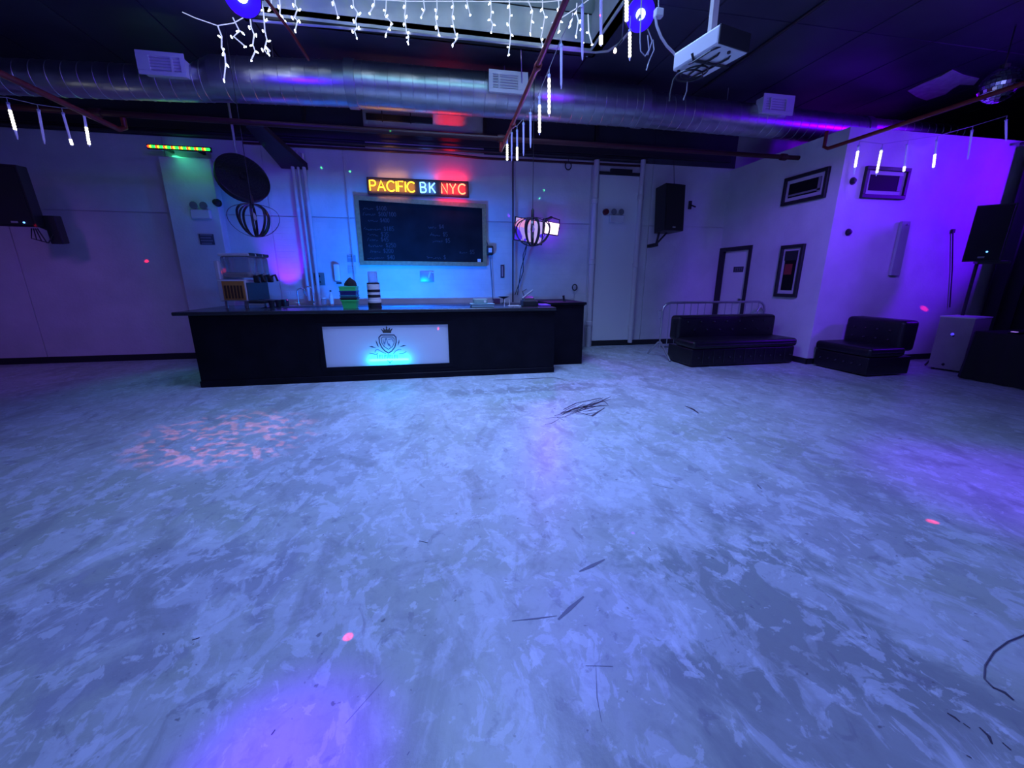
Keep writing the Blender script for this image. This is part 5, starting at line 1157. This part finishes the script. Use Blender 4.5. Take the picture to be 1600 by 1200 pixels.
# mirror ball
p = PZ(1562, 134, 3.85)
rb = .20
mb = thing('mirror_ball', tuple(p), 'mirror ball hanging from the ceiling at the far right', 'mirror ball')
b = MB(); nl = 14
for i in range(nl):
    t0, t1 = PI * (i + .06) / nl - PI / 2, PI * (i + .94) / nl - PI / 2; nk = max(4, int(28 * math.cos((t0 + t1) / 2)))
    for k in range(nk):
        a0, a1 = 2 * PI * (k + .05) / nk, 2 * PI * (k + .95) / nk
        b.add([(rb * math.cos(t) * math.cos(a_), rb * math.cos(t) * math.sin(a_), rb * math.sin(t)) for t, a_ in ((t0, a0), (t0, a1), (t1, a1), (t1, a0))], [(0, 1, 2, 3)])
o = b.build('mirror_tiles', mat('mirror', (.85, .85, .9), .06, 1), mb, False); o['kind'] = 'stuff'
bm = bmesh.new(); bmesh.ops.create_uvsphere(bm, u_segments=24, v_segments=14, radius=rb - .006); bm.verts.index_update()
MB().add([v.co.copy() for v in bm.verts], [[v.index for v in f.verts] for f in bm.faces]).build('core', M_PLAST, mb, False); bm.free()
MB().tube([(0, 0, rb - .01), (0, 0, CZ - p.z)], .008, 6).build('hanger', M_DKSTEEL, mb, False); MB().lathe([(.05, 0), (.05, .05)], (0, 0, rb - .015), 12).build('motor', M_PLAST, mb, False)
lamp('ball_fill', 'SPOT', (7.0, 2.5, 4.3), (.25, .12, 1), 90, tuple(p), .1, spot=14, blend=.5)  # added spot without fixture, only brightens the mirror ball
# floor cable loop, lower right
a = [PZ(x, y, .004) for x, y in [(1600, 992), (1575, 1002), (1553, 1018), (1539, 1040), (1538, 1060), (1552, 1074)]]
tag(MB().tube(a, .0025, 6).build('floor_cable', mat('dull_cable', (.12, .12, .17), .6), smooth=True), 'thin dark cable curling over the floor at the lower right', 'cable')

# ================================================================== LASER PROJECTOR (dots really projected from one point)
LP = Vector((.4, 2.2, 3.95))
lz = thing('laser_projector', tuple(LP + Vector((0, -.12, 0))), 'small black laser projector hung below the skylight', 'laser')
MB().box(LP.x - .09, LP.x + .09, LP.y - .26, LP.y - .06, LP.z - .05, LP.z + .05, .008).build('case', M_PLAST, lz)
MB().box(LP.x - .012, LP.x + .012, LP.y - .17, LP.y - .15, LP.z + .05, CZ).build('bracket', M_PLAST, lz)
l = bpy.data.lights.new('laser_dots', 'POINT'); l.energy = 1; l.shadow_soft_size = 0.0; l.use_nodes = True
lo = bpy.data.objects.new('laser_dots', l); COL.objects.link(lo); lo.location = LP
t = l.node_tree; em = [n for n in t.nodes if n.type == 'EMISSION'][0]
gm = nn(t, 'ShaderNodeTexCoord')
acc = None
def addc(a, b):
    x = nn(t, 'ShaderNodeVectorMath', operation='ADD'); t.links.new(a, x.inputs[0]); t.links.new(b, x.inputs[1]); return x.outputs[0]
def beam_dot(target, col, rad):
    global acc
    v = Vector(target) - LP; dist = v.length; v.normalize(); ca = math.cos(rad / dist)
    d = nn(t, 'ShaderNodeVectorMath', operation='DOT_PRODUCT'); t.links.new(gm.outputs['Normal'], d.inputs[0]); d.inputs[1].default_value = v
    g = nn(t, 'ShaderNodeMapRange'); t.links.new(d.outputs['Value'], g.inputs['Value'])
    g.inputs['From Min'].default_value = ca; g.inputs['From Max'].default_value = 1 - (1 - ca) * .3
    s = nn(t, 'ShaderNodeVectorMath', operation='SCALE'); s.inputs[0].default_value = [c * dist * dist for c in col]; t.links.new(g.outputs[0], s.inputs['Scale'])
    acc = s.outputs[0] if acc is None else addc(acc, s.outputs[0])
RD, GN, VI = (9, .1, .5), (.5, 7, 1.6), (1.2, .0, 9)
for (x, y), Y in [((27, 392), 8.18), ((229, 408), 8.18), ((1023, 417), 8.18)]: beam_dot(PY(x, y, Y), RD, .03)
beam_dot(PY(1444, 482, NY), RD, .045); beam_dot(PY(348, 427, 6.6), RD, .03); beam_dot(PY(685, 513, BY), RD, .02)
beam_dot(PZ(544, 995, 0), RD, .022); beam_dot(PZ(1457, 815, 0), RD, .03); beam_dot(PZ(989, 833, 0), VI, .012)
for x, y in [(402, 249), (502, 262), (547, 268), (850, 297), (843, 310), (594, 277)]: beam_dot(PY(x, y, 8.18), GN, .022)
beam_dot(PY(797, 336, 8.18), VI, .05)
# mottled red patch on the floor
c0 = PZ(365, 682, 0); v = (c0 - LP); dist = v.length; v.normalize()
d = nn(t, 'ShaderNodeVectorMath', operation='DOT_PRODUCT'); t.links.new(gm.outputs['Normal'], d.inputs[0]); d.inputs[1].default_value = v
g = nn(t, 'ShaderNodeMapRange'); t.links.new(d.outputs['Value'], g.inputs['Value']); g.inputs['From Min'].default_value = math.cos(.75 / dist); g.inputs['From Max'].default_value = math.cos(.5 / dist)
no = nn(t, 'ShaderNodeTexNoise'); no.inputs['Scale'].default_value = 58; no.inputs['Detail'].default_value = 1; t.links.new(gm.outputs['Normal'], no.inputs['Vector'])
g2 = nn(t, 'ShaderNodeMapRange'); t.links.new(no.outputs['Fac'], g2.inputs['Value']); g2.inputs['From Min'].default_value = .52; g2.inputs['From Max'].default_value = .60
mu = nn(t, 'ShaderNodeMath', operation='MULTIPLY'); t.links.new(g.outputs[0], mu.inputs[0]); t.links.new(g2.outputs[0], mu.inputs[1])
s = nn(t, 'ShaderNodeVectorMath', operation='SCALE'); s.inputs[0].default_value = [c * dist * dist for c in (2.0, .42, .24)]; t.links.new(mu.outputs[0], s.inputs['Scale'])
acc = addc(acc, s.outputs[0])
t.links.new(acc, em.inputs['Color']); em.inputs['Strength'].default_value = 12.0
